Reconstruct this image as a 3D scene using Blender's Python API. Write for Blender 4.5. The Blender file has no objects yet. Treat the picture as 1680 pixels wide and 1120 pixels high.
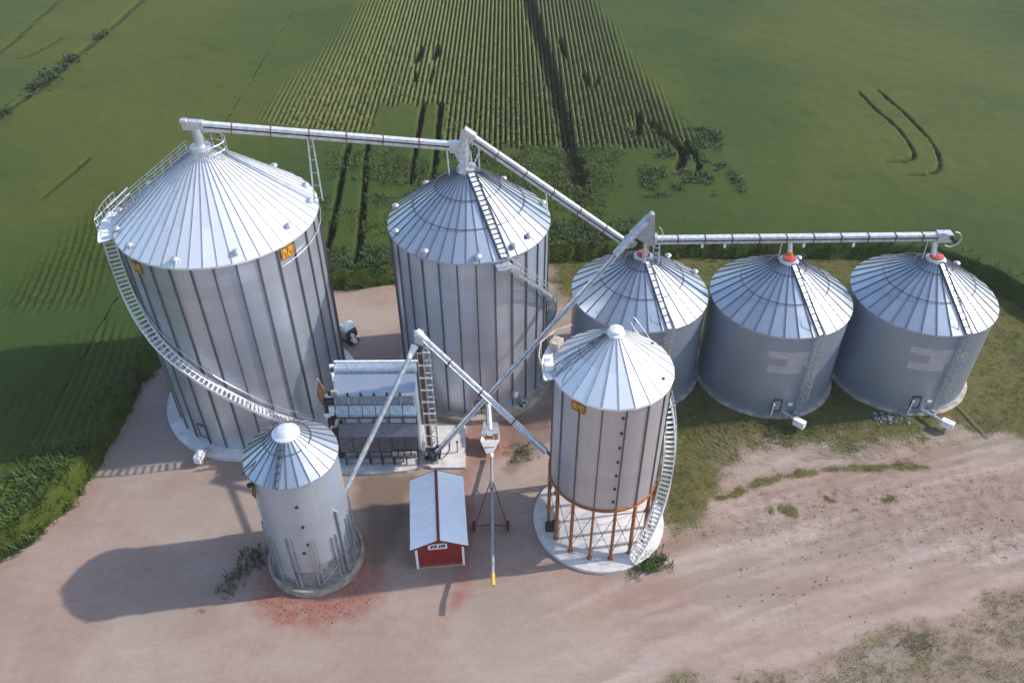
import bpy, math, random
import numpy as np
from mathutils import Vector, Matrix
random.seed(7); rng = np.random.default_rng(7)
R = math.radians
scene = bpy.context.scene
col = scene.collection

# ---------------------------------------------------------------- materials
def new_mat(name):
    m = bpy.data.materials.new(name); m.use_nodes = True
    nt = m.node_tree; nt.nodes.clear()
    o = nt.nodes.new('ShaderNodeOutputMaterial'); b = nt.nodes.new('ShaderNodeBsdfPrincipled')
    nt.links.new(b.outputs[0], o.inputs[0])
    return m, nt, b
def N(nt, t, **kw):
    n = nt.nodes.new(t)
    for k, v in kw.items(): setattr(n, k, v)
    return n
def inp(nt, n, key, v):
    s = n.inputs[key]
    if hasattr(v, 'is_output'): nt.links.new(v, s)
    else: s.default_value = v
def math_(nt, op, a, b=0.0, c=None, clamp=False):
    n = N(nt, 'ShaderNodeMath', operation=op, use_clamp=clamp)
    inp(nt, n, 0, a); inp(nt, n, 1, b)
    if c is not None: inp(nt, n, 2, c)
    return n.outputs[0]
def mix(nt, f, a, b, blend='MIX'):
    n = N(nt, 'ShaderNodeMix', data_type='RGBA', blend_type=blend)
    inp(nt, n, 0, f)
    for k, v in ((6, a), (7, b)):
        if isinstance(v, tuple): v = (*v, 1)[:4]
        inp(nt, n, k, v)
    return n.outputs[2]
def noise(nt, vec, scale, detail=4, rough=.55, dist=0):
    n = N(nt, 'ShaderNodeTexNoise')
    inp(nt, n, 'Vector', vec); n.inputs['Scale'].default_value = scale
    n.inputs['Detail'].default_value = detail; n.inputs['Roughness'].default_value = rough
    n.inputs['Distortion'].default_value = dist
    return n.outputs['Fac']
def ramp(nt, f, lo, hi):
    n = N(nt, 'ShaderNodeMapRange', interpolation_type='SMOOTHSTEP'); inp(nt, n, 'Value', f)
    n.inputs['From Min'].default_value = lo; n.inputs['From Max'].default_value = hi
    return n.outputs['Result']
def coords(nt, kind='Object'): return N(nt, 'ShaderNodeTexCoord').outputs[kind]
def scaled(nt, vec, s):
    n = N(nt, 'ShaderNodeMapping'); inp(nt, n, 'Vector', vec); n.inputs['Scale'].default_value = s
    return n.outputs[0]
def bump(nt, b, h, strength, dist):
    n = N(nt, 'ShaderNodeBump'); inp(nt, n, 'Height', h); n.inputs['Strength'].default_value = strength
    n.inputs['Distance'].default_value = dist; nt.links.new(n.outputs[0], b.inputs['Normal'])

def plain(name, c, rough=.5, metal=0.0, var=.12, scale=3.0, bmp=0.0, boards=False):
    m, nt, b = new_mat(name); co = coords(nt)
    f = noise(nt, co, scale, 5)
    c2 = tuple(x * (1 - var * 2) for x in c); c1 = tuple(min(1, x * (1 + var)) for x in c)
    base = mix(nt, ramp(nt, f, .3, .7), c2, c1)
    if boards:
        sp = N(nt, 'ShaderNodeSeparateXYZ'); inp(nt, sp, 0, co)
        fr = math_(nt, 'FRACT', math_(nt, 'DIVIDE', math_(nt, 'ADD', sp.outputs[0], sp.outputs[1]), .22))
        base = mix(nt, math_(nt, 'MULTIPLY', math_(nt, 'LESS_THAN', fr, .1), .55), base, tuple(x * .3 for x in c))
        base = mix(nt, math_(nt, 'MULTIPLY', ramp(nt, math_(nt, 'ADD', sp.outputs[2], math_(nt, 'MULTIPLY', f, -.6)), .25, -.2), .5), base, (.25, .15, .12))
    inp(nt, b, 'Base Color', base)
    inp(nt, b, 'Roughness', math_(nt, 'MULTIPLY_ADD', f, .25, rough - .12)); b.inputs['Metallic'].default_value = metal
    if bmp: bump(nt, b, noise(nt, co, scale * 6, 4), bmp, .02)
    return m

def wall_metal(name, c1, c2, rough=.42, metal=.55, bw=2.8, rh=1.12):
    m, nt, b = new_mat(name)
    uv = coords(nt, 'UV')
    br = N(nt, 'ShaderNodeTexBrick', offset=.5); inp(nt, br, 'Vector', uv)
    br.inputs['Scale'].default_value = 1; br.inputs['Brick Width'].default_value = bw; br.inputs['Row Height'].default_value = rh
    br.inputs['Mortar Size'].default_value = .009; br.inputs['Mortar Smooth'].default_value = .3
    br.inputs['Color1'].default_value = (*c1, 1); br.inputs['Color2'].default_value = (*c2, 1)
    br.inputs['Mortar'].default_value = (*[x * .7 for x in c2], 1)
    sep = N(nt, 'ShaderNodeSeparateXYZ'); inp(nt, sep, 0, uv)
    row = math_(nt, 'FLOOR', math_(nt, 'DIVIDE', sep.outputs[1], rh))
    wn = N(nt, 'ShaderNodeTexWhiteNoise', noise_dimensions='1D'); inp(nt, wn, 'W', row)
    base = mix(nt, math_(nt, 'MULTIPLY', ramp(nt, wn.outputs['Value'], .6, 1.), .22), br.outputs['Color'], (.38, .40, .43))
    streak = noise(nt, scaled(nt, uv, (2.2, .14, 1)), 2.0, 5, .6)
    base = mix(nt, math_(nt, 'MULTIPLY', ramp(nt, streak, .45, .8), .22), base, tuple(x * .7 for x in c2))
    low = ramp(nt, math_(nt, 'MULTIPLY_ADD', noise(nt, uv, 1.3, 4), 1.6, math_(nt, 'MULTIPLY', sep.outputs[1], -1.0)), .0, .9)
    base = mix(nt, math_(nt, 'MULTIPLY', low, .22), base, (.34, .27, .22))
    inp(nt, b, 'Base Color', base); b.inputs['Metallic'].default_value = metal
    inp(nt, b, 'Roughness', math_(nt, 'MULTIPLY_ADD', streak, .25, rough - .1))
    w = N(nt, 'ShaderNodeTexWave', bands_direction='Y'); inp(nt, w, 'Vector', uv); w.inputs['Scale'].default_value = 1.4
    hb = math_(nt, 'MULTIPLY_ADD', noise(nt, scaled(nt, uv, (.5, .9, 1)), 1.6, 3), .6, math_(nt, 'MULTIPLY', w.outputs['Fac'], .05))
    bump(nt, b, hb, .35, .05)
    return m

def roof_metal(name, c, rough=.33, metal=.7, var=.14):
    m, nt, b = new_mat(name)
    uv = coords(nt, 'UV')
    sep = N(nt, 'ShaderNodeSeparateXYZ'); inp(nt, sep, 0, uv)
    key = math_(nt, 'MULTIPLY_ADD', math_(nt, 'FLOOR', sep.outputs[1]), 17.3, math_(nt, 'FLOOR', sep.outputs[0]))
    wn = N(nt, 'ShaderNodeTexWhiteNoise', noise_dimensions='1D'); inp(nt, wn, 'W', key)
    base = mix(nt, wn.outputs['Value'], tuple(x * (1 - var) for x in c), c)
    co = coords(nt)
    n1 = noise(nt, co, 1.1, 6, .65)
    base = mix(nt, math_(nt, 'MULTIPLY', ramp(nt, n1, .5, .8), .22), base, tuple(x * .7 for x in c))
    inp(nt, b, 'Base Color', base); b.inputs['Metallic'].default_value = metal
    inp(nt, b, 'Roughness', math_(nt, 'ADD', math_(nt, 'MULTIPLY', wn.outputs['Value'], .07), math_(nt, 'MULTIPLY_ADD', n1, .28, rough - .14)))
    bump(nt, b, noise(nt, co, 1.6, 3), .25, .05)
    return m

M = {}
M['wall_pale'] = wall_metal('pale_galvanised_wall', (.58, .625, .70), (.555, .60, .68), .33, .7)
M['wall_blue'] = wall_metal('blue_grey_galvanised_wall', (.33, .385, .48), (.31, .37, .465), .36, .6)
M['wall_front'] = wall_metal('front_bin_wall', (.47, .535, .62), (.45, .515, .60), .38, .6)
M['wall_tank'] = wall_metal('tank_wall', (.56, .555, .58), (.545, .54, .565), .38, .7, 1.6, 1.4)
M['roof_bright'] = roof_metal('bright_roof_steel', (.84, .86, .89), .34, .38)
M['roof_grey'] = roof_metal('grey_roof_steel', (.50, .55, .62), .32, .65)
M['roof_blue'] = roof_metal('blue_grey_roof_steel', (.47, .53, .61), .32, .65)
M['rib_dark'] = plain('weathered_stiffener_steel', (.13, .13, .145), .55, .4)
M['seam'] = plain('roof_seam_steel', (.10, .105, .125), .55, .3)
M['seam_pale'] = plain('pale_roof_seam', (.30, .31, .34), .5, .4)
M['steel'] = plain('galvanised_steel', (.62, .64, .67), .38, .6)
M['cover_steel'] = plain('bright_cover_steel', (.68, .70, .73), .38, .35)
M['steel_dull'] = plain('dull_galvanised_steel', (.40, .42, .45), .5, .5)
M['white'] = plain('white_painted_steel', (.80, .80, .80), .4, 0, .06)
M['dark'] = plain('dark_steel', (.035, .037, .045), .5, .3)
M['plenum_grey'] = plain('dark_grey_panel', (.15, .155, .18), .45, .4)  # dark grey sheet of the dryer's plenum face
M['dryer_blue'] = plain('dryer_sheet_steel', (.42, .50, .58), .4, .5)
M['concrete'] = plain('pale_concrete', (.58, .56, .55), .85, 0, .10, 1.2, .3)
M['concrete_dirty'] = plain('weathered_concrete', (.34, .30, .25), .9, 0, .2, 1.4, .3)
M['rust'] = plain('rust_orange_paint', (.36, .125, .035), .65, .1, .22, 5)
M['leg_paint'] = plain('faded_red_brown_casing', (.17, .075, .05), .65, .1, .25, 3)
M['orange'] = plain('amber_hatch_paint', (.62, .27, .02), .5, 0, .2, 7)
M['red'] = plain('barn_red_paint', (.24, .007, .013), .6, 0, .14, 4, 0.0, True)
M['red_cap'] = plain('red_lid_paint', (.45, .06, .05), .5, 0, .15, 4)
M['redbrown'] = plain('red_brown_trim', (.20, .028, .02), .6, 0, .15, 4)
M['shed_roof'] = plain('white_roof_sheet', (.86, .89, .93), .35, 0, .02, 1.5)
M['rubber'] = plain('tyre_rubber', (.02, .02, .022), .8, 0)
M['yellow'] = plain('yellow_paint', (.62, .42, .08), .5, 0, .15, 6)
M['glass'] = plain('dark_pane', (.01, .01, .014), .15, 0, .05)
M['grain'] = plain('spilled_grain', (.42, .22, .09), .9, 0, .2, 8, .4)
M['wood'] = plain('plywood_board', (.40, .22, .09), .75, 0, .2, 5)
M['tan'] = plain('tan_weathered_box', (.50, .42, .34), .7, 0, .2, 5)
M['blue'] = plain('blue_ink', (.05, .09, .32), .5, 0, .05)
M['straw'] = plain('dry_straw', (.30, .25, .17), .9, 0, .2, 9)
M['stone'] = plain('broken_stone', (.33, .32, .33), .9, 0, .3, 2)
M['hollow'] = plain('shaded_bin_inner_skirt', (.27, .28, .30), .6, .3, .15)  # grey darkened to hold the shade of the recess under the wall

def leaf_mat(name, c1, c2, s=.35):
    m, nt, b = new_mat(name); co = coords(nt)
    f = noise(nt, co, s, 5); g = noise(nt, co, 6, 2)
    c = mix(nt, ramp(nt, f, .35, .65), c1, c2)
    c = mix(nt, math_(nt, 'MULTIPLY', g, .5), c, tuple(x * .5 for x in c1))
    inp(nt, b, 'Base Color', c); b.inputs['Roughness'].default_value = .6
    b.inputs['Specular IOR Level'].default_value = .25
    return m
M['leaf'] = leaf_mat('green_leaf', (.040, .085, .010), (.080, .13, .018))
M['leaf_dark'] = leaf_mat('dark_green_leaf', (.028, .058, .016), (.06, .095, .028))
M['leaf_dry'] = leaf_mat('olive_weed_leaf', (.10, .10, .035), (.20, .17, .09))
M['brush_leaf'] = leaf_mat('brush_leaf', (.05, .082, .014), (.085, .115, .024))
M['row_leaf'] = leaf_mat('row_leaf', (.085, .11, .028), (.15, .155, .05))
M['twig'] = plain('bare_twig', (.10, .075, .05), .9)

# ---------------------------------------------------------------- mesh builder
class MB:
    def __init__(s): s.v = []; s.f = []; s.uv = []
    def add(s, vs, fs, uvs=None):
        o = len(s.v); s.v += [tuple(p) for p in vs]; s.f += [tuple(i + o for i in f) for f in fs]
        s.uv += uvs if uvs else [None] * len(fs)
        return s
    def box(s, c, d, rz=0, rx=0, ry=0):
        m = Matrix.Translation(c) @ Matrix.Rotation(rz, 4, 'Z') @ Matrix.Rotation(ry, 4, 'Y') @ Matrix.Rotation(rx, 4, 'X')
        vs = [m @ Vector((x * d[0] / 2, y * d[1] / 2, z * d[2] / 2)) for x in (-1, 1) for y in (-1, 1) for z in (-1, 1)]
        return s.add(vs, [(0, 1, 3, 2), (4, 6, 7, 5), (0, 4, 5, 1), (2, 3, 7, 6), (0, 2, 6, 4), (1, 5, 7, 3)])
    def beam(s, p0, p1, w, h, up=(0, 0, 1), off=(0, 0)):
        # w sideways, h along up; off shifts (side, up)
        p0 = Vector(p0); p1 = Vector(p1); d = (p1 - p0).normalized(); up = Vector(up)
        if abs(d.dot(up.normalized())) > .99: up = Vector((0, 1, 0))
        sd = d.cross(up).normalized(); u = sd.cross(d).normalized()
        vs = []
        for p in (p0, p1):
            for a, b in ((-1, -1), (1, -1), (1, 1), (-1, 1)):
                vs.append(p + sd * (off[0] + a * w / 2) + u * (off[1] + b * h / 2))
        return s.add(vs, [(3, 2, 1, 0), (4, 5, 6, 7), (0, 1, 5, 4), (1, 2, 6, 5), (2, 3, 7, 6), (3, 0, 4, 7)])
    def tube(s, p0, p1, r, n=8, r2=None):
        r2 = r if r2 is None else r2
        p0 = Vector(p0); p1 = Vector(p1); d = (p1 - p0).normalized()
        up = Vector((0, 0, 1)) if abs(d.z) < .95 else Vector((0, 1, 0))
        a = d.cross(up).normalized(); b = a.cross(d).normalized()
        vs = []
        for p, q in ((p0, r), (p1, r2)):
            for i in range(n):
                t = 2 * math.pi * i / n; vs.append(p + a * math.cos(t) * q + b * math.sin(t) * q)
        fs = [(i, n + i, n + (i + 1) % n, (i + 1) % n) for i in range(n)]
        fs += [tuple(range(n)), tuple(reversed(range(n, 2 * n)))]
        return s.add(vs, fs)
    def path(s, pts, r, n=6):
        for a, b in zip(pts, pts[1:]): s.tube(a, b, r, n)
        return s
    def lathe(s, prof, n=48, c=(0, 0), a0=0, a1=2 * math.pi, uvr=None, close=False):
        full = abs(a1 - a0 - 2 * math.pi) < 1e-6
        k = n if full else n + 1
        vs = []
        for r, z in prof:
            for i in range(k):
                t = a0 + (a1 - a0) * i / n; vs.append((c[0] + r * math.cos(t), c[1] + r * math.sin(t), z))
        fs = []; uvs = []
        for j in range(len(prof) - 1):
            for i in range(n):
                i2 = (i + 1) % k
                fs.append((j * k + i, j * k + i2, (j + 1) * k + i2, (j + 1) * k + i))
                rr = uvr or prof[0][0]; u0 = (a0 + (a1 - a0) * i / n) * rr; u1 = (a0 + (a1 - a0) * (i + 1) / n) * rr
                uvs.append([(u0, prof[j][1]), (u1, prof[j][1]), (u1, prof[j + 1][1]), (u0, prof[j + 1][1])])
        return s.add(vs, fs, uvs)
    def disc(s, r, z, n=48, c=(0, 0)):
        return s.add([(c[0] + r * math.cos(2 * math.pi * i / n), c[1] + r * math.sin(2 * math.pi * i / n), z) for i in range(n)], [tuple(range(n))])
    def prism(s, poly, z0, z1):
        n = len(poly); vs = [(x, y, z0) for x, y in poly] + [(x, y, z1) for x, y in poly]
        return s.add(vs, [tuple(reversed(range(n))), tuple(range(n, 2 * n))] + [(i, (i + 1) % n, n + (i + 1) % n, n + i) for i in range(n)])
    def dome(s, c, r, n=12, k=4, flat=1.0):
        prof = [(r * math.cos(math.pi / 2 * j / k), c[2] + flat * r * math.sin(math.pi / 2 * j / k)) for j in range(k)] + [(.001, c[2] + flat * r)]
        return s.lathe(prof, n, (c[0], c[1]))
    def build(s, name, mat, parent=None, smooth=False, loc=None):
        me = bpy.data.meshes.new(name); me.from_pydata([tuple(p) for p in s.v], [], s.f)
        if any(u for u in s.uv):
            l = me.uv_layers.new(name='UVMap'); i = 0
            for f, u in zip(s.f, s.uv):
                for k in range(len(f)):
                    l.data[i].uv = u[k] if u else (0, 0)
                    i += 1
        me.materials.append(mat)
        if smooth:
            me.shade_smooth()
            try: me.set_sharp_from_angle(angle=R(40))
            except Exception: pass
        me.update()
        o = bpy.data.objects.new(name, me); col.objects.link(o)
        if parent: o.parent = parent
        if loc: o.location = loc
        return o

def tag(o, label=None, cat=None, group=None, kind=None):
    for k, v in (('label', label), ('category', cat), ('group', group), ('kind', kind)):
        if v: o[k] = v
    return o
def thing(name, label, cat, loc=(0, 0, 0), rz=0, group=None):
    o = bpy.data.objects.new(name, None); o.empty_display_size = .5; col.objects.link(o)
    o.location = loc; o.rotation_euler = (0, 0, rz)
    return tag(o, label, cat, group)
def copy_of(src, parent, loc=None, rz=None):
    c = src.copy(); col.objects.link(c); c.parent = parent
    if loc is not None: c.location = loc
    if rz is not None: c.rotation_euler = (0, 0, rz)
    return c
def pol(r, a, z=0): return Vector((r * math.cos(R(a)), r * math.sin(R(a)), z))

# ---------------------------------------------------------------- silo pieces
def lid_roof(t, Re, ze, rc, zc, n, mat, rings=(.45,), seams=2, rib=(.07, .10), dark=True):
    m = MB(); lv = [i / (seams + 1) for i in range(seams + 2)]
    for i in range(n):
        a = 2 * math.pi * i / n; b = 2 * math.pi * (i + 1) / n
        for j in range(seams + 1):
            r0 = Re + (rc - Re) * lv[j]; r1 = Re + (rc - Re) * lv[j + 1]
            z0 = ze + (zc - ze) * lv[j] + .012 * (seams - j); z1 = ze + (zc - ze) * lv[j + 1] + .012 * (seams - j)
            vs = [(r0 * math.cos(a), r0 * math.sin(a), z0), (r0 * math.cos(b), r0 * math.sin(b), z0),
                  (r1 * math.cos(b), r1 * math.sin(b), z1), (r1 * math.cos(a), r1 * math.sin(a), z1)]
            m.add(vs, [(0, 1, 2, 3)], [[(i + .2, j + .2), (i + .8, j + .2), (i + .8, j + .8), (i + .2, j + .8)]])
    m.lathe([(Re, ze + .012 * seams), (Re + .01, ze - .14), (Re - .22, ze - .14)], n)
    roof = m.build('roof', mat, t)
    q = MB()
    for i in range(n):
        a = 2 * math.pi * i / n
        r0 = Re + .02; r1 = rc * .99
        q.beam((r0 * math.cos(a), r0 * math.sin(a), ze + .03), (r1 * math.cos(a), r1 * math.sin(a), zc + .03), rib[0], rib[1])
    q.build('roof_seam', M['seam'] if dark else M['seam_pale'], roof)
    for k in rings:
        rr = Re + (rc - Re) * k; zz = ze + (zc - ze) * k + .12
        g = MB(); nn = 64
        g.path([(rr * math.cos(2 * math.pi * i / nn), rr * math.sin(2 * math.pi * i / nn), zz) for i in range(nn + 1)], .035, 5)
        g.build('roof_ring', M['seam'], roof)
    return roof
def silo_base(t, Rw, h, wallmat, pad_r, pad_h, padmat, nrib, rib=(.10, .09), z0=None):
    MB().lathe([(pad_r, -.3), (pad_r, pad_h - .03), (pad_r - .04, pad_h), (Rw * .5, pad_h + .01)], 72).build('foundation', padmat, t, True)
    w = MB().lathe([(Rw, z0 if z0 is not None else pad_h)] + [(Rw, z) for z in (h * .5, h)], 96).build('wall', wallmat, t, True)
    if nrib:
        src = MB().box((0, 0, 0), (rib[1], rib[0], 1)).build('stiffener', M['rib_dark'], t)
        zb = z0 if z0 is not None else pad_h
        for i in range(nrib):
            o = src if i == 0 else copy_of(src, t)
            a = 360 * (i + .5) / nrib
            o.location = pol(Rw + rib[1] / 2 - .004, a, (zb + h) / 2); o.rotation_euler = (0, 0, R(a)); o.scale = (1, 1, h - zb - .16)
    return w
def stair(t, Rw, keys, width=.85, step=.3, railmat='steel', inner=.18, landing=True):
    """keys: (angle deg, z) from bottom to top; treads fan round the wall"""
    ang = [k[0] for k in keys]; zz = [k[1] for k in keys]
    f = lambda z: float(np.interp(z, zz, ang))
    Ri = Rw + inner; Ro = Ri + width
    st = bpy.data.objects.new('staircase', None); col.objects.link(st); st.parent = t; st.empty_display_size = .3
    z0, z1 = zz[0], zz[-1]; n = min(98, int((z1 - z0) / step))
    src = MB().box((0, 0, 0), (width, .17, .06)).build('tread', M[railmat], st)
    for i in range(n):
        z = z0 + (z1 - z0) * (i + .5) / n; o = src if i == 0 else copy_of(src, st)
        o.location = pol((Ri + Ro) / 2, f(z), z); o.rotation_euler = (0, 0, R(f(z)))
    K = n
    pts = lambda r, dz: [pol(r, f(z0 + (z1 - z0) * i / K), z0 + (z1 - z0) * i / K + dz) for i in range(K + 1)]
    for r in (Ri, Ro):
        m = MB(); P = pts(r, 0)
        for a, b in zip(P, P[1:]): m.beam(a, b, .05, .26)
        m.build('stringer', M[railmat], st)
    for r in (Ri + .03, Ro):
        m = MB(); m.path(pts(r, 1.05), .028, 5)
        if r > Ri + .1: m.path(pts(r, .58), .02, 4)
        for i in range(0, K + 1, 5):
            z = z0 + (z1 - z0) * i / K; m.tube(pol(r, f(z), z), pol(r, f(z), z + 1.05), .025, 5)
        m.build('handrail', M['steel'], st)
    m = MB()
    for i in range(3, K, 6):
        z = z0 + (z1 - z0) * i / K; m.beam(pol(Rw, f(z), z - .9), pol(Ro, f(z), z - .1), .05, .05); m.beam(pol(Rw, f(z), z - .12), pol(Ro, f(z), z - .12), .05, .05)
    m.build('bracket', M['steel_dull'], st)
    return st
def roof_ladder(t, Re, ze, rc, zc, a, w=.5, mat='dark', name='roof_ladder', step=.42, rw=.05, raise_=.12, slab=None):
    d = pol(1, a); sd = Vector((-d.y, d.x, 0)); m = MB()
    p0 = pol(Re + .05, a, ze + raise_); p1 = pol(rc, a, zc + raise_)
    for s in (-1, 1): m.beam(p0 + sd * s * w / 2, p1 + sd * s * w / 2, rw, .08)
    L = (p1 - p0).length; n = int(L / step)
    for i in range(n + 1):
        p = p0 + (p1 - p0) * i / n; m.beam(p - sd * w / 2, p + sd * w / 2, .06, .05)
    o = m.build(name, M[mat], t)
    if slab:
        MB().beam(p0, p1, w - rw, .02, off=(0, -.06)).build('backing_plate', M[slab], o)
    return o
def side_ladder(t, Rw, a, z0, z1, cage=True):
    m = MB(); d = pol(1, a); sd = Vector((-d.y, d.x, 0)); b = d * (Rw + .2)
    for s in (-1, 1): m.beam(b + sd * s * .24 + Vector((0, 0, z0)), b + sd * s * .24 + Vector((0, 0, z1)), .05, .05)
    z = z0 + .3
    while z < z1: m.tube(b - sd * .24 + Vector((0, 0, z)), b + sd * .24 + Vector((0, 0, z)), .018, 4); z += .3
    o = m.build('side_ladder', M['steel_dull'], t)
    if cage:
        c = MB(); z = z0 + 2.2
        while z < z1 + .9:
            P = [b + sd * .38 * math.cos(q) + d * .75 * math.sin(q) + Vector((0, 0, z)) for q in [math.pi * i / 8 for i in range(9)]]
            for u, v in zip(P, P[1:]): c.beam(u, v, .02, .06)
            z += .9
        for i in range(9):
            q = math.pi * i / 8; p = b + sd * .38 * math.cos(q) + d * .75 * math.sin(q)
            c.beam(p + Vector((0, 0, z0 + 2.2)), p + Vector((0, 0, z1 + .9)), .035, .012, up=d)
        c.build('safety_cage', M['steel_dull'], o)
    return o
def vents(t, Re, ze, rc, zc, lst, mat='steel'):
    m = MB(); m.lathe([(.15, -.15), (.15, .26)], 10); m.lathe([(.3, .2), (.31, .3), (.22, .4), (.001, .45)], 12); m.lathe([(.3, .2), (.14, .22)], 12)
    src = m.build('roof_vent', M[mat], t, True)
    for i, (a, k) in enumerate(lst):
        o = src if i == 0 else copy_of(src, t)
        o.location = pol(Re + (rc - Re) * k, a, ze + (zc - ze) * k + .05)
def hatch(t, Rr, a, z, w, h, mat, name='hatch', frame=None, lean=0):
    """a slightly proud panel on the wall with a rim and a handle"""
    m = MB(); m.box((0, 0, 0), (.06, w, h))
    o = m.build(name, M[mat], t); o.location = pol(Rr + .03, a, z); o.rotation_euler = (0, lean, R(a))
    if frame:
        q = MB()
        for s in (-1, 1): q.box((.045, s * w / 2, 0), (.05, .06, h + .06)); q.box((.047, 0, s * h / 2), (.05, w - .06, .06))
        q.box((.05, 0, 0), (.04, .05, h - .08)); q.build('hatch_frame', M[frame], o)
    return o
def lattice_hatch(t, Rr, a, z, w, h):
    o = hatch(t, Rr, a, z, w, h, 'orange', 'eave_hatch', 'rust')
    q = MB()
    for i in range(5):
        y = -w / 2 + w * (i + .5) / 5; q.box((.07, y, .0), (.04, .05, h * .8), rx=.3 if i % 2 else -.3)
    q.build('hatch_brace', M['yellow'], o); return o
def unload(t, Rw, a, length, dirn, boxname='discharge_hood', mark=False, r=.14):
    """unloading auger: tube leaving the wall, hood at its end"""
    p0 = pol(Rw - .1, a, .55); d = pol(1, dirn); p1 = p0 + d * length + Vector((0, 0, .25))
    o = MB().tube(p0, p1, r, 10).build('unloading_auger', M['steel'], t, True)
    MB().tube(p0 + d * length * .45 + Vector((0, 0, .1)), p0 + d * length * .55 + Vector((0, 0, .14)), r * 1.45, 10).build('tube_flange', M['steel_dull'], o)
    c = p1 + Vector((0, 0, .0)); m = MB()
    z0, z1 = c.z - .35, c.z + .33
    m.prism([(-.28, -.55), (.28, -.55), (.28, .45), (.16, .55), (-.16, .55), (-.28, .45)], z0, z1)
    h = m.build(boxname, M['white'], o); h.location = (c.x, c.y, 0); h.rotation_euler = (0, 0, R(dirn - 270 + 16))
    if mark:
        q = MB()
        for i, (x, y, w_, l_) in enumerate(((-.02, .22, .16, .05), (.02, .12, .1, .05), (-.03, .03, .17, .04), (.03, -.06, .11, .05), (-.01, -.15, .17, .05), (0, .05, .035, .42))):
            q.box((x, y, z1 + .003 + .001 * i), (w_, l_, .004))
        q.build('blue_emblem', M['blue'], h)
    MB().box((c.x + .02, c.y + .05, c.z * .5 - .17), (.08, .08, c.z - .34)).build('stand', M['dark'], o)
    return o
def motor_unit(t, loc, rz=0, s=1.0, name='fan'):
    o = bpy.data.objects.new(name, None); col.objects.link(o); o.parent = t; o.location = loc; o.rotation_euler = (0, 0, rz); o.scale = (s, s, s); o.empty_display_size = .2
    m = MB(); m.tube((0, -.3, .55), (0, .3, .55), .45, 18); m.build('fan_housing', M['steel_dull'], o, True)
    MB().tube((0, -.32, .55), (0, -.36, .55), .3, 14).build('fan_inlet', M['dark'], o)
    MB().box((.5, 0, .35), (.5, .45, .5)).build('outlet_duct', M['steel'], o)
    MB().box((-.1, -.1, .06), (.9, .8, .1)).build('fan_base', M['dark'], o)
    MB().tube((-.05, -.75, .45), (-.05, -.38, .45), .14, 10).build('motor', M['white'], o, True)
    return o
def door(t, Rw, a, z, w, h):
    o = hatch(t, Rw, a, z, w, h, 'steel_dull', 'door')
    q = MB()
    for s in (-1, 1): q.box((.05, s * w / 2, 0), (.08, .07, h + .07)); q.box((.052, 0, s * h / 2), (.08, w - .07, .07))
    q.build('door_frame', M['dark'], o); MB().box((.06, w * .3, 0), (.05, .05, .16)).build('handle', M['white'], o)
    return o
def cap(t, rc, z, mat='steel', h=.35, name='roof_cap', red=False):
    o = MB().lathe([(rc + .12, z - .1), (rc + .12, z + .05), (rc, z + .08), (rc * .95, z + h * .8), (rc * .7, z + h), (.001, z + h + .05)], 24).build(name, M[mat], t, True)
    if red: MB().lathe([(rc * .8, z + h - .06), (rc * .8, z + h + .1), (rc * .5, z + h + .16), (.001, z + h + .18)], 20).build('cap_lid', M['red_cap'], o, True)
    return o

# ---------------------------------------------------------------- the silos
# A: the big pale silo on the left
A = thing('grain_silo', 'largest silo, at left, with bright cone roof and a long spiral stair', 'silo', (-23.88, 58.54, 0))
silo_base(A, 7.86, 19.85, M['wall_pale'], 9.05, .4, M['concrete'], 30, (.12, .13))
lid_roof(A, 8.05, 19.9, .85, 25.6, 48, M['roof_bright'], (), 2, (.045, .075), False)
cap(A, .85, 25.55, 'steel', .35)
stair(A, 7.95, [(322, .5), (294, 4.3), (279, 6.6), (265, 8.5), (253, 10.1), (236, 12.0), (221, 14.2), (208, 16.9), (196, 19.6)], .85, .28, 'white')
vents(A, 8.05, 19.9, .85, 24.95, [(62, .13), (25, .1), (5, .08), (333, .1), (296, .07), (262, .05), (228, .06), (205, .05), (152, .1), (182, .03)])
lattice_hatch(A, 7.9, 324.5, 19.1, 1.25, .95); lattice_hatch(A, 7.9, 234.5, 19.0, .9, .95)
door(A, 7.9, 243, 1.9, .95, 1.5)
unload(A, 7.9, 249, 2.0, 246)
m = MB()
m.path([pol(8.08, a, 18.2 + (a - 318) * .012) for a in range(318, 402, 4)], .028, 6); m.build('wind_ring', M['steel'], A, True)
m = MB()
for a in range(320, 402, 16): m.beam(pol(7.9, a, 18.2 + (a - 318) * .012), pol(8.08, a, 18.2 + (a - 318) * .012), .04, .04)
m.build('wind_ring_bracket', M['steel_dull'], A)
# walkway with rails up the roof on the left and the landing at its foot
wk = roof_ladder(A, 8.1, 20.0, 1.0, 24.95, 192, .75, 'steel', 'roof_walkway', .35, .06, .2)
m = MB(); d = pol(1, 192); sd = Vector((-d.y, d.x, 0))
for s in (-1, 1):
    for hh in (.55, 1.1):
        m.tube(pol(8.1, 192, 20.2 + hh) + sd * s * .4, pol(1.0, 192, 25.1 + hh) + sd * s * .4, .03, 5)
    for i in range(11):
        p = pol(8.1, 192, 20.2) .lerp(pol(1.0, 192, 25.1), i / 10) + sd * s * .4; m.tube(p, p + Vector((0, 0, 1.1)), .025, 5)
m.build('walkway_rail', M['steel'], wk)
m = MB(); m.lathe([(8.1, 19.62), (9.25, 19.62), (9.25, 19.7), (8.1, 19.7)], 10, (0, 0), R(176), R(206)); ld = m.build('landing', M['white'], A)
m = MB()
for r_ in (.55, 1.1): m.path([pol(9.2, a, 19.7 + r_) for a in range(168, 200, 4)] + [pol(8.2, 164, 19.9 + r_)], .03, 5)
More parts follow.
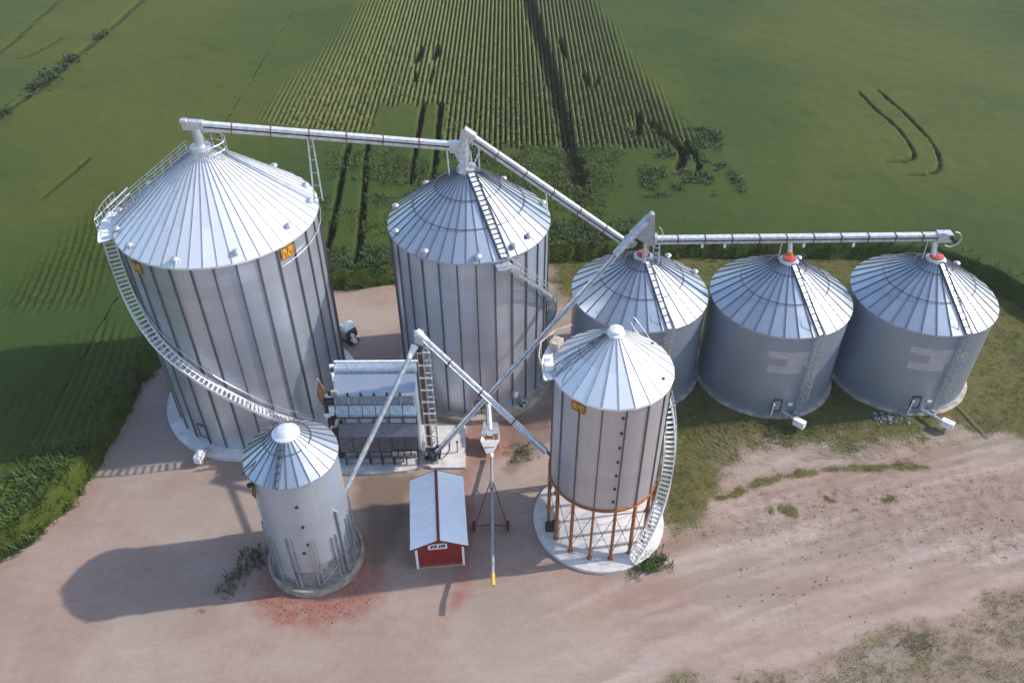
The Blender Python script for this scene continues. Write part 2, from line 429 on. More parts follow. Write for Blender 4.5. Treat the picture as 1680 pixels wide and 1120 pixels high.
for a in range(168, 200, 4): m.tube(pol(9.2, a, 19.7), pol(9.2, a, 20.8), .028, 5)
m.build('landing_rail', M['steel'], ld)
m = MB()
m.lathe([(.0, 0), (0, 0)], 3) if False else None
m.path([pol(1.5, a, 26.2) + Vector((.4, .1, 0)) for a in range(-110, 111, 20)], .035, 5); m.path([pol(1.5, a, 25.6) + Vector((.4, .1, 0)) for a in range(-110, 111, 20)], .03, 5)
for a in range(-110, 111, 40): m.tube(pol(1.5, a, 24.7) + Vector((.4, .1, 0)), pol(1.5, a, 26.2) + Vector((.4, .1, 0)), .03, 5)
m.build('peak_rail', M['steel'], A)

# B: the tall centre silo
B = thing('grain_silo', 'tall grey silo in the centre with a dark ladder up its cone roof', 'silo', (-3.63, 61.69, 0))
silo_base(B, 6.86, 17.28, M['wall_pale'], 7.75, .55, M['concrete_dirty'], 28, (.11, .12))
lid_roof(B, 7.04, 17.32, .8, 22.0, 40, M['roof_grey'], (.36, .68), 2, (.05, .085))
cap(B, .8, 21.95, 'steel', .45)
roof_ladder(B, 7.1, 17.32, .9, 22.0, 296, .72, 'dark', 'roof_ladder', .42, .09, .18, slab='steel')
vents(B, 7.04, 17.32, .8, 21.75, [(205, .06), (170, .08), (130, .12), (62, .12), (14, .07), (240, .05), (322, .1), (278, .05), (306, .08)])
stair(B, 6.95, [(398, .6), (372, 5.2), (355, 8.3), (341, 10.5), (323, 13.1), (308, 15.2), (295, 17.0)], .75, .25, 'steel_dull', .15)
m = MB(); m.lathe([(6.95, 16.95), (8.0, 16.95), (8.0, 17.02), (6.95, 17.02)], 6, (0, 0), R(289), R(299)); m.build('landing', M['steel'], B)
m = MB(); m.box((0, 0, 0), (.35, .5, .95)); o = m.build('control_box', M['steel_dull'], B); o.location = pol(7.1, 303, 2.1); o.rotation_euler[2] = R(303)
MB().box((.2, 0, .1), (.04, .36, .6)).build('box_lid', M['white'], o)
motor_unit(B, pol(7.35, 309, .5), R(20), .62)
door(B, 6.88, 275, 1.7, .9, .9)
m = MB()
m.beam(pol(7.2, 268, .6), pol(7.2, 268, 2.6), .06, .06); m.beam(pol(7.2, 272, .6), pol(7.2, 272, 2.6), .06, .06); m.build('door_post', M['steel_dull'], B)

# C D E: three squat bins in a row
GB = 'squat blue-grey bins in the right-hand row'
def squat(loc, Re, he, hap, label, ang, extra):
    t = thing('grain_bin', label, 'grain bin', loc, 0, GB)
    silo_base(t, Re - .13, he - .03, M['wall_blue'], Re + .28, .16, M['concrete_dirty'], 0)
    rc = .75; zc = hap - .12
    lid_roof(t, Re, he, rc, zc, 32, M['roof_blue'], (.44, .84), 1, (.055, .085))
    cap(t, rc, zc, 'steel', .28, red=True)
    roof_ladder(t, Re, he, rc + .1, zc, ang, .55, 'seam', 'roof_ladder', .62, .05, .14, slab='steel')
    side_ladder(t, Re - .13, ang - 2, .3, he - .1)
    vents(t, Re, he, rc, zc, extra)
    m = MB(); a = ang - 8
    m.path([pol(Re * .8, a, he + (zc - he) * .22 + .5), pol(Re * .86, a, he + (zc - he) * .14 + .55), pol(Re * .93, a + .6, he + .25)], .035, 5); m.build('roof_handle', M['seam'], t)
    # bolt ring
    m = MB(); m.lathe([(Re - .12, .34), (Re - .09, .34), (Re - .09, .4), (Re - .12, .4)], 96); m.build('base_ring', M['steel_dull'], t)
    return t
Cb = squat((11.85, 61.89, 0), 6.3, 9.45, 13.25, 'squat grain bin half hidden behind the stilted tank, long auger crossing its roof', 288, [(20, .1), (55, .1)])
Db = squat((24.69, 61.0, 0), 6.38, 9.45, 13.3, 'middle squat bin of the right-hand row, with red cap below the long conveyor', 288, [(60, .1)])
Eb = squat((37.91, 61.25, 0), 6.4, 9.4, 13.2, 'rightmost squat bin, at the end of the row beside open grass', 284, [(40, .1)])
motor_unit(Cb, pol(6.6, 300, .16), R(30), .6)
for t, a in ((Db, 267), (Eb, 264)):
    door(t, 6.28, a, 1.5, .7, 1.3)
    m = MB(); m.tube(pol(6.5, a - 3, .2), pol(6.5, a - 3, 1.8), .06, 6); m.tube(pol(6.4, a - 3, 1.8), pol(6.75, a - 3, 1.8), .08, 6); m.build('drain_pipe', M['white'], t)
    o = MB().box((0, 0, 0), (.12, .42, .22)).build('sign_plate', M['white'], t); o.location = pol(6.38, a + 11, 1.6); o.rotation_euler = (0, 0, R(a + 11))
    motor_unit(t, pol(6.62, a + 16, .16), R(20), .45)
unload(Db, 6.3, 274, 2.0, 300)
unload(Eb, 6.3, 271, 2.7, 304, mark=True)
def patch(t, Rr, a0, a1, z0, z1):
    m = MB(); m.lathe([(Rr, z0), (Rr, z1)], 12, (0, 0), R(a0), R(a1)); m.lathe([(Rr, z1), (Rr - .006, z1)], 12, (0, 0), R(a0), R(a1))
    return m
M['patch'] = plain('new_galvanised_sheet', (.47, .51, .55), .42, .5, .06)
for t, Rr, o in ((Db, 6.26, 0), (Eb, 6.28, -5)):
    patch(t, Rr, 250 + o, 283 + o, 7.0, 7.75).build('replaced_sheet', M['patch'], t, True)
    patch(t, Rr, 266 + o, 283 + o, 6.1, 6.98).build('replaced_sheet', M['patch'], t, True)
    patch(t, Rr, 252 + o, 280 + o, 5.3, 6.08).build('replaced_sheet', M['patch'], t, True)
patch(Eb, 6.28, 284, 290, 6.4, 7.1).build('replaced_sheet', M['patch'], Eb, True)

# F: the small bin front left
F = thing('hopper_bin', 'narrow grey bin at front left on a raised round base, beside the red shed', 'grain bin', (-15.48, 39.44, 0))
MB().lathe([(3.7, -.3), (3.7, .42), (3.62, .47), (2.6, .48)], 64).build('foundation', M['concrete_dirty'], F, True)
MB().lathe([(3.69, .47), (3.69, .62), (3.5, .62), (3.5, .47)], 64).build('base_kerb', M['concrete_dirty'], F, True)
# wall ends about four metres up, stepped
m = MB(); n = 72; hb = []
for i in range(n):
    a = 360 * i / n; hb.append(1.3 if 200 < a < 255 else (2.3 if 255 <= a < 290 else (3.0 if 290 <= a < 315 else 2.4)))
for i in range(n):
    a = R(360 * i / n); b = R(360 * (i + 1) / n); r = 3.12
    m.add([(r * math.cos(a), r * math.sin(a), hb[i]), (r * math.cos(b), r * math.sin(b), hb[i]), (r * math.cos(b), r * math.sin(b), 11.9), (r * math.cos(a), r * math.sin(a), 11.9)],
          [(0, 1, 2, 3)], [[(a * r, hb[i]), (b * r, hb[i]), (b * r, 11.9), (a * r, 11.9)]])
m.build('wall', M['wall_front'], F, True)
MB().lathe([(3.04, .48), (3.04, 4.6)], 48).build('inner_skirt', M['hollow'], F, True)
MB().lathe([(3.10, 5.2), (.5, 2.0)], 32).build('hopper_cone', M['steel_dull'], F, True)
src = MB().beam((0, -.19, 0), (0, -.19, 1), .07, .11, up=(1, 0, 0)).beam((0, .19, 0), (0, .19, 1), .07, .11, up=(1, 0, 0)).build('skirt_post', M['steel_dull'], F)
for i in range(12):
    a = 360 * (i + .5) / 12 + 4; o = src if i == 0 else copy_of(src, F); o.location = pol(3.22, a, .48); o.rotation_euler = (0, 0, R(a)); o.scale = (1, 1, 5.4 + .5 * math.sin(i * 1.7))
m = MB()
for i in range(12):
    a = 360 * (i + .5) / 12 + 4
    if i % 2: m.tube(pol(3.2, a, .7), pol(3.2, a + 30, 2.1), .028, 5)
m.build('diagonal_brace', M['steel'], F)
m = MB()
for r_, z_ in ((.9, 4.9),): pass
for j, (a, z) in enumerate(((282, 9.8), (283, 7.6), (284, 5.6), (276, 4.7))): m.tube(pol(3.1, a, z), pol(3.2, a, z), .12, 10)
m.build('sight_glass', M['dark'], F)
lid_roof(F, 3.28, 11.92, .62, 14.05, 26, M['roof_blue'], (.62,), 0, (.045, .07))
o = MB().lathe([(.95, 13.75), (.95, 13.95), (.7, 14.08), (.62, 14.28), (.4, 14.41), (.001, 14.45)], 28).build('roof_cap', M['roof_bright'], F, True)
roof_ladder(F, 3.28, 11.92, .9, 13.8, 264, .38, 'seam', 'roof_ladder', .5, .045, .1)
o = hatch(F, 3.2, 226, 10.7, .35, 1.0, 'yellow', 'eave_hatch', 'dark', -.2)
MB().box((.25, -.1, .55), (.35, .3, .2)).build('hatch_hinge', M['dark'], o)
MB().path([pol(2.4, 215, 12.6), pol(3.5, 215, 12.0)], .04, 5).build('roof_handle', M['dark'], F)
m = MB(); m.tube(pol(3.25, 330, .6), pol(3.25, 330, 7.6), .1, 8); m.build('down_pipe', M['steel_dull'], F)

# G: the tank on rust coloured legs
G = thing('stilted_tank', 'pale tank raised on rust-orange legs over a white round pad', 'tank', (6.98, 42.93, 0))
MB().lathe([(5.31, -.3), (5.31, .27), (5.26, .3), (.01, .31)], 72).build('foundation', M['concrete'], G, True)
gz = 6.2
MB().lathe([(4.12, gz), (4.12, 11), (4.12, 16.6)], 80).build('wall', M['wall_tank'], G, True)
src = MB().box((0, 0, 0), (.09, .09, 1)).build('stiffener', M['rib_dark'], G)
for i in range(16):
    a = 360 * i / 16 + 8; o = src if i == 0 else copy_of(src, G); o.location = pol(4.16, a, (gz + 16.5) / 2); o.rotation_euler = (0, 0, R(a)); o.scale = (1, 1, 16.5 - gz - .1)
lid_roof(G, 4.26, 16.62, .5, 19.65, 24, M['roof_bright'], (), 1, (.035, .05), False)
MB().lathe([(.62, 19.5), (.62, 19.7), (.5, 19.8), (.48, 20.0), (.3, 20.1), (.001, 20.14)], 24).build('roof_cap', M['white'], G, True)
MB().lathe([(4.24, gz - .14), (4.24, gz + .05), (4.10, gz + .05), (4.10, gz - .14), (4.24, gz - .14)], 64).build('ring_beam', M['rust'], G, True)
MB().lathe([(4.1, gz - .1), (.5, gz - 2.6), (.4, gz - 3.2)], 40).build('hopper_cone', M['steel'], G, True)
src = MB().box((0, 0, 0), (.24, .17, 1)).build('leg', M['rust'], G)
foot = MB().box((0, 0, 0), (.4, .35, .05)).build('foot_plate', M['rust'], src); foot.location = (0, 0, -.49)
foot.scale = (1, 1, 1 / (gz - .3))
for i in range(16):
    a = 360 * i / 16 + 8
    if i == 0: o = src
    else:
        o = copy_of(src, G); copy_of(foot, o)
    o.location = pol(4.16, a, (.31 + gz - .14) / 2); o.rotation_euler = (0, 0, R(a)); o.scale = (1, 1, gz - .45)
m = MB()
for i in range(16):
    a = 360 * i / 16 + 8; b = a + 22.5
    m.tube(pol(4.16, a, .9), pol(4.16, b, 5.5), .022, 5); m.tube(pol(4.16, b, .9), pol(4.16, a, 5.5), .022, 5)
m.build('cross_bracing', M['dark'], G)
src = MB().tube((0, 0, 0), (.07, 0, 0), .11, 12).build('sight_glass', M['dark'], G)
for i in range(7):
    o = src if i == 0 else copy_of(src, G); o.location = pol(4.11, 275 - i * .15, 15.7 - i * 1.42); o.rotation_euler = (0, 0, R(275))
lattice_hatch(G, 4.14, 232, 16.0, 1.0, .75)
stair(G, 4.2, [(298, .35), (313, 2.4), (330, 4.9), (348, 7.4), (370, 10.2), (398, 13.3), (428, 16.2)], .8, .3, 'white', .25)
m = MB(); m.lathe([(4.3, 16.55), (4.95, 16.55), (4.95, 16.63), (4.3, 16.63)], 10, (0, 0), R(150), R(196)); pl = m.build('landing', M['white'], G)
m = MB(); m.box((0, 0, 0), (.6, .95, .5)); m.box((.1, -.2, .38), (.4, .4, .26)); o = m.build('access_box', M['white'], G); o.location = pol(4.45, 181, 17.0); o.rotation_euler = (0, 0, R(181))
m = MB(); m.box((0, 0, 0), (.7, .9, .55)); o = m.build('drive_housing', M['tan'], G); o.location = pol(4.35, 152, 17.1); o.rotation_euler = (0, 0, R(150))
m = MB()
m.path([pol(5.1, 196, 17.7), pol(5.15, 180, 17.7), pol(5.15, 165, 17.8), pol(4.8, 145, 17.7), pol(4.3, 128, 17.7)], .05, 5)
for a in (196, 180, 165, 145): m.tube(pol(5.1, a, 16.6), pol(5.1, a, 17.7), .03, 5)
m.build('landing_rail', M['tan'], pl)
# curved roof rails from the landing to the peak
m = MB()
for k in range(4):
    P = []
    for i in range(9):
        q = i / 8; r_ = 4.1 + (.75 - 4.1) * q; P.append(pol(r_, 208 - k * 11 - 28 * q * (1 - q) + (k * 6) * q, 16.62 + (4.26 - r_) / 3.76 * 3.03 + .28))
    m.path(P, .03, 5)
    for p in P[::2]: m.tube(p, p - Vector((0, 0, .25)), .02, 4)
m.build('roof_rail', M['seam'], G)
for i in range(1): roof_ladder(G, 4.2, 16.62, .7, 19.5, 190, .5, 'steel', 'roof_ladder', .3, .05, .14)
for a, k in ((25, .3), (330, .15), (60, .25)):
    MB().box(pol(4.26 - 3.76 * k, a, 16.75 + 3.03 * k), (.16, .12, .14), R(a)).build('roof_bolt_cover', M['rib_dark'], G)
m = MB(); m.box((0, 0, 0), (.8, .6, .5)); m.box((.3, .5, -.1), (.3, .3, .4)); o = m.build('drain_box', M['dark'], G); o.location = (-4.0, -1.2, .56)

# ---------------------------------------------------------------- conveyors
def conveyor(name, label, p0, p1, w=.42, h=.5, flange=2.6, stops=True, colr='steel'):
    p0 = Vector(p0); p1 = Vector(p1); t = thing(name, label, 'conveyor', p0)
    q = p1 - p0; d = q.normalized()
    o = Vector((0, 0, 0))
    MB().beam(o, q, w, h * .4, off=(0, h * .3)).build('cover', M['cover_steel'], t)
    MB().beam(o, q, w * .72, h * .3).build('web', M['dark'], t)
    MB().beam(o, q, w * 1.15, h * .38, off=(0, -h * .31)).build('trough', M[colr], t)
    n = max(2, int(q.length / flange)); src = None
    for i in range(1, n):
        m = MB().beam(-d * .035, d * .035, w * 1.3, h * 1.16)
        if src is None: src = m.build('flange', M['redbrown'], t)
        c = src if i == 1 else copy_of(src, t)
        c.location = q * i / n
    return t, q, d
# A -> B
t, q, d = conveyor('grain_conveyor', 'long conveyor running from the peak of the largest silo to the centre silo', (-24.1, 58.6, 27.5), (-4.6, 61.7, 24.1), .5, .6)
m = MB(); m.beam((-.7, 0, .05), (.8, .1, -.1), .58, .68); m.box((-.6, 0, .3), (.45, .45, .3)); m.build('head_box', M['steel'], t)
m = MB(); m.tube((.25, 0, -.3), (.22, -.06, -2.3), .42, 14); m.tube((.22, -.06, -1.7), (.22, -.06, -2.5), .55, 14, .75); m.build('drop_spout', M['steel'], t, True)
top = q * .43; foot_ = Vector((-15.95, 60.2, 20.0)) - Vector((-24.1, 58.6, 27.5))
for s in (-1, 1): MB().tube(tuple(top + Vector((s * .18, 0, -.2))), tuple(foot_ + Vector((s * .35, 0, 0))), .07, 6).build('support_leg', M['steel'], t)
m = MB(); L_ = [(top + Vector((-.18, 0, -.2))).lerp(foot_ + Vector((-.35, 0, 0)), k) for k in (.15, .35, .55, .75, .95)]; R_ = [(top + Vector((.18, 0, -.2))).lerp(foot_ + Vector((.35, 0, 0)), k) for k in (.15, .35, .55, .75, .95)]
Z_ = [x for k in range(5) for x in ((L_[k], R_[k]) if k % 2 else (R_[k], L_[k]))]; m.path([tuple(v) for v in Z_], .03, 5); m.build('leg_lacing', M['steel'], t)
m = MB(); m.box(tuple(q + Vector((.1, 0, -.05))), (.9, .7, .8)); m.beam(tuple(q + Vector((.2, 0, -.3))), tuple(q + Vector((.9, 0, -2.2))), .55, .5); m.build('tail_box', M['steel'], t)
MB().tube(tuple(q + Vector((-.6, 0, -.4))), tuple(q + Vector((-.5, 0, -3.0))), .06, 6).build('tail_leg', M['white'], t)
MB().tube(tuple(q + Vector((1.3, 0, -.4))), tuple(q + Vector((1.5, -.4, -2.6))), .06, 6).build('tail_leg', M['white'], t)
# B -> C
P0 = Vector((-3.5, 61.7, 25.1)); P1 = Vector((10.5, 61.85, 14.35))
t, q, d = conveyor('grain_conveyor', 'sloping conveyor falling from the centre silo peak to the bin behind the stilted tank', P0, P1, .5, .58)
m = MB(); m.beam((-.35, 0, .25), (.5, 0, -.35), .7, .8); m.tube((-.2, -.05, -.2), (-.35, -.3, -3.6), .42, 14); m.tube((-.35, -.3, -3.0), (-.35, -.3, -3.9), .5, 12, .8); m.build('head_box', M['steel'], t)
m = MB(); s_ = q * .46; m.tube(tuple(s_), tuple(Vector((3.15, 62.2, 17.5)) - P0), .06, 6); m.build('support_leg', M['white'], t)
m = MB(); m.path([(.6, .2, -.6), (.95, .2, -1.5), (.5, .1, -2.6)], .05, 6); m.path([(.3, .6, -1.2), (.9, .5, -1.1)], .04, 5); m.tube((.9, 0, -.5), (.9, 0, -3.3), .05, 6); m.build('service_rail', M['white'], t)
# C -> E
P0 = Vector((12.3, 61.8, 14.95)); P1 = Vector((38.7, 61.9, 15.05))
t, q, d = conveyor('grain_conveyor', 'long level conveyor over the peaks of the three squat bins', P0, P1, .55, .6, 2.4)
m = MB(); m.beam((-.6, 0, .2), (.5, 0, 0), .8, .9); m.build('tail_box', M['steel'], t)
m = MB(); m.beam(tuple(q + Vector((-1.1, 0, 0))), tuple(q + Vector((.15, 0, 0))), .85, .8); m.box(tuple(q + Vector((-.9, -.3, .45))), (.7, .4, .3)); m.build('head_box', M['steel'], t)
MB().tube(tuple(q + Vector((.1, -.3, .1))), tuple(q + Vector((.1, -1.0, .1))), .2, 12).build('motor', M['dark'], t, True)
m = MB(); m.path([tuple(q + Vector((.3 + .75 * math.cos(a), -.2, -.2 + .75 * math.sin(a)))) for a in [R(x) for x in range(-130, 100, 20)]], .045, 5); m.build('guard_hoop', M['steel'], t)
for x, nm in ((12.4, 'drop_spout'), (25.2, 'drop_spout')):
    m = MB(); m.tube((x, -.1, -.3), (x + .1, -.45, -1.5), .22, 10); so_ = m.build(nm, M['steel'], t, True)
    if x < 13: MB().tube((x + .07, -.36, -1.1), (x + .1, -.42, -1.35), .27, 10).build('spout_collar', M['orange'], so_, True)
m = MB()
for x in (4.6, 6.6, 13.6, 18.0): m.box((x, -.25, -.5), (.18, .18, .35)); 
m.build('hanger', M['white'], t)
for x in (12.1, 25.0, .35):
    for s in (-.45, .45): MB().tube((x + s, -.15, -.2), (x + s * 1.3, -.5, -1.9), .05, 5).build('support_leg', M['steel'], t)

# the long incline auger
P0 = Vector((-6.75, 49.5, 1.0)); P1 = Vector((11.7, 61.2, 17.3)); q = P1 - P0; d = q.normalized()
t = thing('incline_auger', 'long inclined auger rising from the dryer past the centre silo to above the squat bins', 'auger', P0)
MB().tube((0, 0, 0), tuple(q), .22, 12).build('auger_tube', M['steel'], t, True)
side = d.cross(Vector((0, 0, 1))).normalized()
MB().beam((0, 0, 0), tuple(q), .12, .16, off=(.3, .1)).build('drive_line', M['steel_dull'], t)
m = MB(); m.beam((0, 0, 0), tuple(q), .08, .2, off=(.14, .05)); m.build('painted_shadow_strip', M['dark'], t)  # dark strip painting in the shade between tube and drive line
src = None
for i in range(1, 9):
    if src is None: src = MB().tube(tuple(-d * .05), tuple(d * .05), .28, 12).build('flange', M['steel_dull'], t)
    c = src if i == 1 else copy_of(src, t)
    c.location = q * i / 9
m = MB(); m.beam(tuple(q - d * 4.0), tuple(q + d * .3), .55, .35, off=(0, .12)); m.build('head_cover', M['steel'], t)
m = MB(); m.add([tuple(q + Vector(v)) for v in ((-1.4, -.35, -1.3), (.25, -.3, .75), (.55, -.3, .7), (.9, -.35, -2.6), (-1.4, .35, -1.3), (.25, .3, .75), (.55, .3, .7), (.9, .35, -2.6), (.2, -.3, -2.2), (.2, .3, -2.2))],
    [(0, 8, 3, 2, 1), (5, 6, 7, 9, 4), (0, 1, 5, 4), (1, 2, 6, 5), (2, 3, 7, 6), (3, 8, 9, 7), (8, 0, 4, 9)]); m.build('head_hopper', M['steel_dull'], t)
m = MB(); m.tube(tuple(q + Vector((.1, -.1, -1.6))), tuple(q + Vector((.05, -.2, -4.3))), .2, 10); m.build('drop_spout', M['steel'], t, True)
m = MB(); m.tube(tuple(q + Vector((-1.1, -.5, -2.2))), tuple(q + Vector((-1.5, .35, -1.9))), .42, 14); m.build('motor', M['steel_dull'], t, True)
m = MB()
for x in (.75, 1.25): m.tube(tuple(q + Vector((x, -.3, -2.2))), tuple(q + Vector((x + .1, -.4, -4.4))), .05, 5)
for z in (-2.6, -3.1, -3.6): m.tube(tuple(q + Vector((.75, -.32, z))), tuple(q + Vector((1.3, -.34, z))), .04, 5)
m.path([tuple(q + Vector((.9 + .7 * math.sin(a), .2, -1.9 + 1.2 * math.cos(a)))) for a in [R(x) for x in range(20, 160, 20)]], .035, 5)
m.build('service_rail', M['steel'], t)
m = MB(); m.box((-.15, -.1, -.15), (.9, .8, .7), R(32)); m.box((.2, .3, .35), (.35, .3, .4)); m.tube((-.5, -.2, .1), (-.2, -.9, .1), .2, 10); m.tube((.35, -.5, -.3), (.5, -.2, .5), .07, 6); m.build('boot_drive', M['dark'], t)

# bucket elevator tower
T = thing('elevator_tower', 'thin laddered elevator tower standing at the right end of the dryer', 'elevator', (-7.2, 50.1, 0))
MB().box((-.12, 0, 6.4), (.32, .34, 12.4)).build('elevator_leg', M['leg_paint'], T)
m = MB()
for x in (.12, .62):
    m.beam((x, -.25, .2), (x, -.25, 13.2), .06, .06); m.beam((x, .3, .2), (x, .3, 13.2), .06, .06)
m.beam((-.33, -.25, .2), (-.33, -.25, 13.2), .06, .06)
m.build('tower_frame', M['steel'], T)
m = MB()
for i in range(9): z = 1.4 + i * 1.35; m.box((.16, -.28, z), (1.05, .1, .1)); m.box((.16, .33, z), (1.05, .06, .06))
m.build('cross_bar', M['white'], T)
m = MB()
for i in range(9):
    z = 1.4 + i * 1.35; m.tube((.12, -.25, z), (.62, -.25, z + 1.3), .025, 4)
    for k in range(4): m.tube((.12, -.27, z + k * .33), (.62, -.27, z + k * .33), .018, 4)
m.build('ladder_rungs', M['steel_dull'], T)
m = MB(); m.box((-.1, 0, 13.4), (.7, .6, 1.0)); m.tube((-.45, 0, 13.9), (.3, 0, 13.9), .32, 12); m.build('head_housing', M['steel'], T)
m = MB(); m.tube((-.25, -.1, 12.4), (-.05, -.1, 12.9), .35, 12); m.build('head_motor', M['dark'], T)
m = MB(); m.path([(.35, 0, 13.2), (.55, -.2, 12.2), (.5, -.25, 11.4), (.2, -.25, 10.8)], .05, 6); m.build('cable_conduit', M['steel'], T)
m = MB(); m.box((0, -.2, .45), (1.0, .9, .7)); m.box((.2, -.75, .5), (.4, .4, .6)); m.box((-.4, -.7, .4), (.3, .35, .4)); m.build('boot', M['dark'], T)
m = MB(); m.tube((.1, -.75, 1.0), (.35, -.6, 1.0), .17, 8); m.box((-.3, -.65, .9), (.3, .15, .3)); m.tube((.45, -.2, .9), (.55, -.7, 1.5), .05, 5); m.build('boot_motor', M['steel'], T)

# spouts from the tower head
def spout(label, p0, p1, r=.17, rods=True, mat='steel'):
    p0 = Vector(p0); q = Vector(p1) - p0; d = q.normalized(); t = thing('grain_spout', label, 'spout', p0)
    MB().tube((0, 0, 0), tuple(q), r, 12).build('spout_tube', M[mat], t, True)
    MB().tube(tuple(-d * .2), tuple(d * .9), r * 1.5, 12, r * 1.05).build('spout_collar', M['white'], t, True)
    if rods:
        MB().beam(tuple(d * .5), tuple(q), .1, .1, off=(.0, -r - .28)).build('truss_rail', M['steel'], t)
        n = 4
        for i in range(1, n):
            c = q * i / n; m = MB().beam(tuple(c - d * .05), tuple(c + d * .05), r * 2.3, r * 2 + .5, off=(0, -.16)); m.build('spout_clamp', M['redbrown'], t)
    return t
sp = spout('bright sloping spout pipe from the tower head down to the stilted tank', (-7.25, 49.95, 14.1), (2.6, 42.9, 8.2), .19)
m = MB(); m.tube((9.75, -6.95, -5.85), (10.15, -7.2, -6.3), .12, 8); m.build('spout_tip', M['rust'], sp)
spout('grey spout pipe slanting from the tower head to the narrow front bin', (-7.7, 49.6, 12.9), (-12.75, 41.0, 5.9), .2, False, 'steel_dull')

# ---------------------------------------------------------------- the dryer
D = thing('grain_dryer', 'tiered blue-grey grain dryer between the two largest silos', 'dryer', (-11.35, 49.3, 0))
x0, x1 = -3.35, 3.35; W = x1 - x0
def xprism(m, poly, xa=x0, xb=x1):
    n = len(poly); vs = [(xa, y, z) for y, z in poly] + [(xb, y, z) for y, z in poly]
    return m.add(vs, [tuple(range(n)), tuple(reversed(range(n, 2 * n)))] + [(i, n + i, n + (i + 1) % n, (i + 1) % n) for i in range(n)])
xprism(MB(), [(.35, .3), (2.6, .3), (2.6, 8.7), (1.7, 8.9), (.35, 8.0)], x0 + .1, x1 - .1).build('column_body', M['dryer_blue'], D)
xprism(MB(), [(1.72, 8.75), (2.65, 8.75), (2.65, 9.45), (1.85, 9.45), (1.72, 9.3)]).build('top_duct', M['dryer_blue'], D)
m = MB(); m.box((0, 2.62, 9.52), (W + .3, .16, .14)); m.box((x0 - .1, 2.0, 9.0), (.12, 1.4, .16)); m.box((x0 - .12, 1.2, 8.85), (.12, .12, 1.3)); m.box((x0 - .3, 2.3, 9.3), (.4, .3, .2)); m.build('duct_trim', M['white'], D)
xprism(MB(), [(.0, 8.0), (1.66, 8.92), (1.66, 8.98), (-.04, 8.06)]).build('upper_roof_sheet', M['roof_grey'], D)
xprism(MB(), [(.1, 7.0), (.3, 7.0), (.3, 8.0), (.1, 7.96)]).build('louvre_panel', M['dryer_blue'], D)
m = MB(); k = 7; src = MB().box((0, 0, 0), (.1, .3, 1.05)).build('louvre_fin', M['steel'], D)
for i in range(k):
    o = src if i == 0 else copy_of(src, D); o.location = (x0 + .12 + (W - .24) * i / (k - 1), -.02, 7.5)
src = MB().box((0, 0, 0), (.16, .12, .3)).build('fin_cap', M['dark'], D)
for i in range(1, k - 1):
    o = src if i == 1 else copy_of(src, D); o.location = (x0 + .12 + (W - .24) * i / (k - 1), .0, 8.2)
src = xprism(MB(), [(-.35, 5.95), (.3, 5.95), (.3, 6.95), (.02, 6.95), (-.35, 6.2)], -.5, .5).build('access_panel', M['dryer_blue'], D)
for i in range(6):
    o = src if i == 0 else copy_of(src, D); o.location = (x0 + W * (i + .5) / 6, 0, 0); o.scale = (W / 6 - .06, 1, 1)
xprism(MB(), [(-.25, 5.7), (.34, 5.7), (.34, 5.92), (-.25, 5.92)], x0, x1).build('painted_shadow_gap', M['dark'], D)  # dark bar standing in for the shade in the gap between tiers
src = xprism(MB(), [(-.02, 4.95), (.3, 4.95), (.3, 5.66), (.18, 5.66)], -.5, .5).build('lower_panel', M['roof_grey'], D)
for i in range(5):
    o = src if i == 0 else copy_of(src, D); o.location = (x0 + .5 + (W - .5) * (i + .5) / 5, 0, 0); o.scale = ((W - .5) / 5 - .28, 1, 1)
src = MB().box((0, 0, 0), (.09, .4, .95)).build('panel_fin', M['steel_dull'], D)
for i in range(6):
    o = src if i == 0 else copy_of(src, D); o.location = (x0 + .5 + (W - .5) * i / 5, .1, 5.3)
xprism(MB(), [(-.75, 2.2), (.34, 2.0), (.34, 4.93), (-.1, 4.93), (-.75, 4.0)]).build('plenum_face', M['plenum_grey'], D)
m = MB()
for i in range(1, 6): m.box((x0 + W * i / 6, -.77, 3.1), (.05, .03, 1.75))
m.box((0, -.45, 2.08), (W, .5, .1)); m.build('plenum_seam', M['dark'], D)
src = MB().box((0, 0, 0), (.42, .3, .42)).build('burner_box', M['tan'], D)
for i in range(4):
    o = src if i == 0 else copy_of(src, D); o.location = (x1 - 2.1 + i * .55, -.85, 2.1); 
MB().box((x1 - 1.25, -.78, 2.1), (2.4, .08, .62)).build('burner_rail', M['dark'], D)
xprism(MB(), [(-.1, .3), (.33, .3), (.33, 1.95), (-.1, 1.95)], x0 + .15, x1 - 1.6).build('base_panel', M['steel_dull'], D)
m = MB()
for i in range(7): m.box((x0 + .2 + (W - .4) * i / 6, -.5, 1.15), (.1, .12, 1.7))
m.build('base_post', M['dark'], D)
src = MB().box((0, 0, 0), (.75, .3, .5)).build('discharge_chute', M['steel_dull'], D)
for i in range(5):
    o = src if i == 0 else copy_of(src, D); o.location = (x0 + .8 + i * 1.02, -.35, .75)
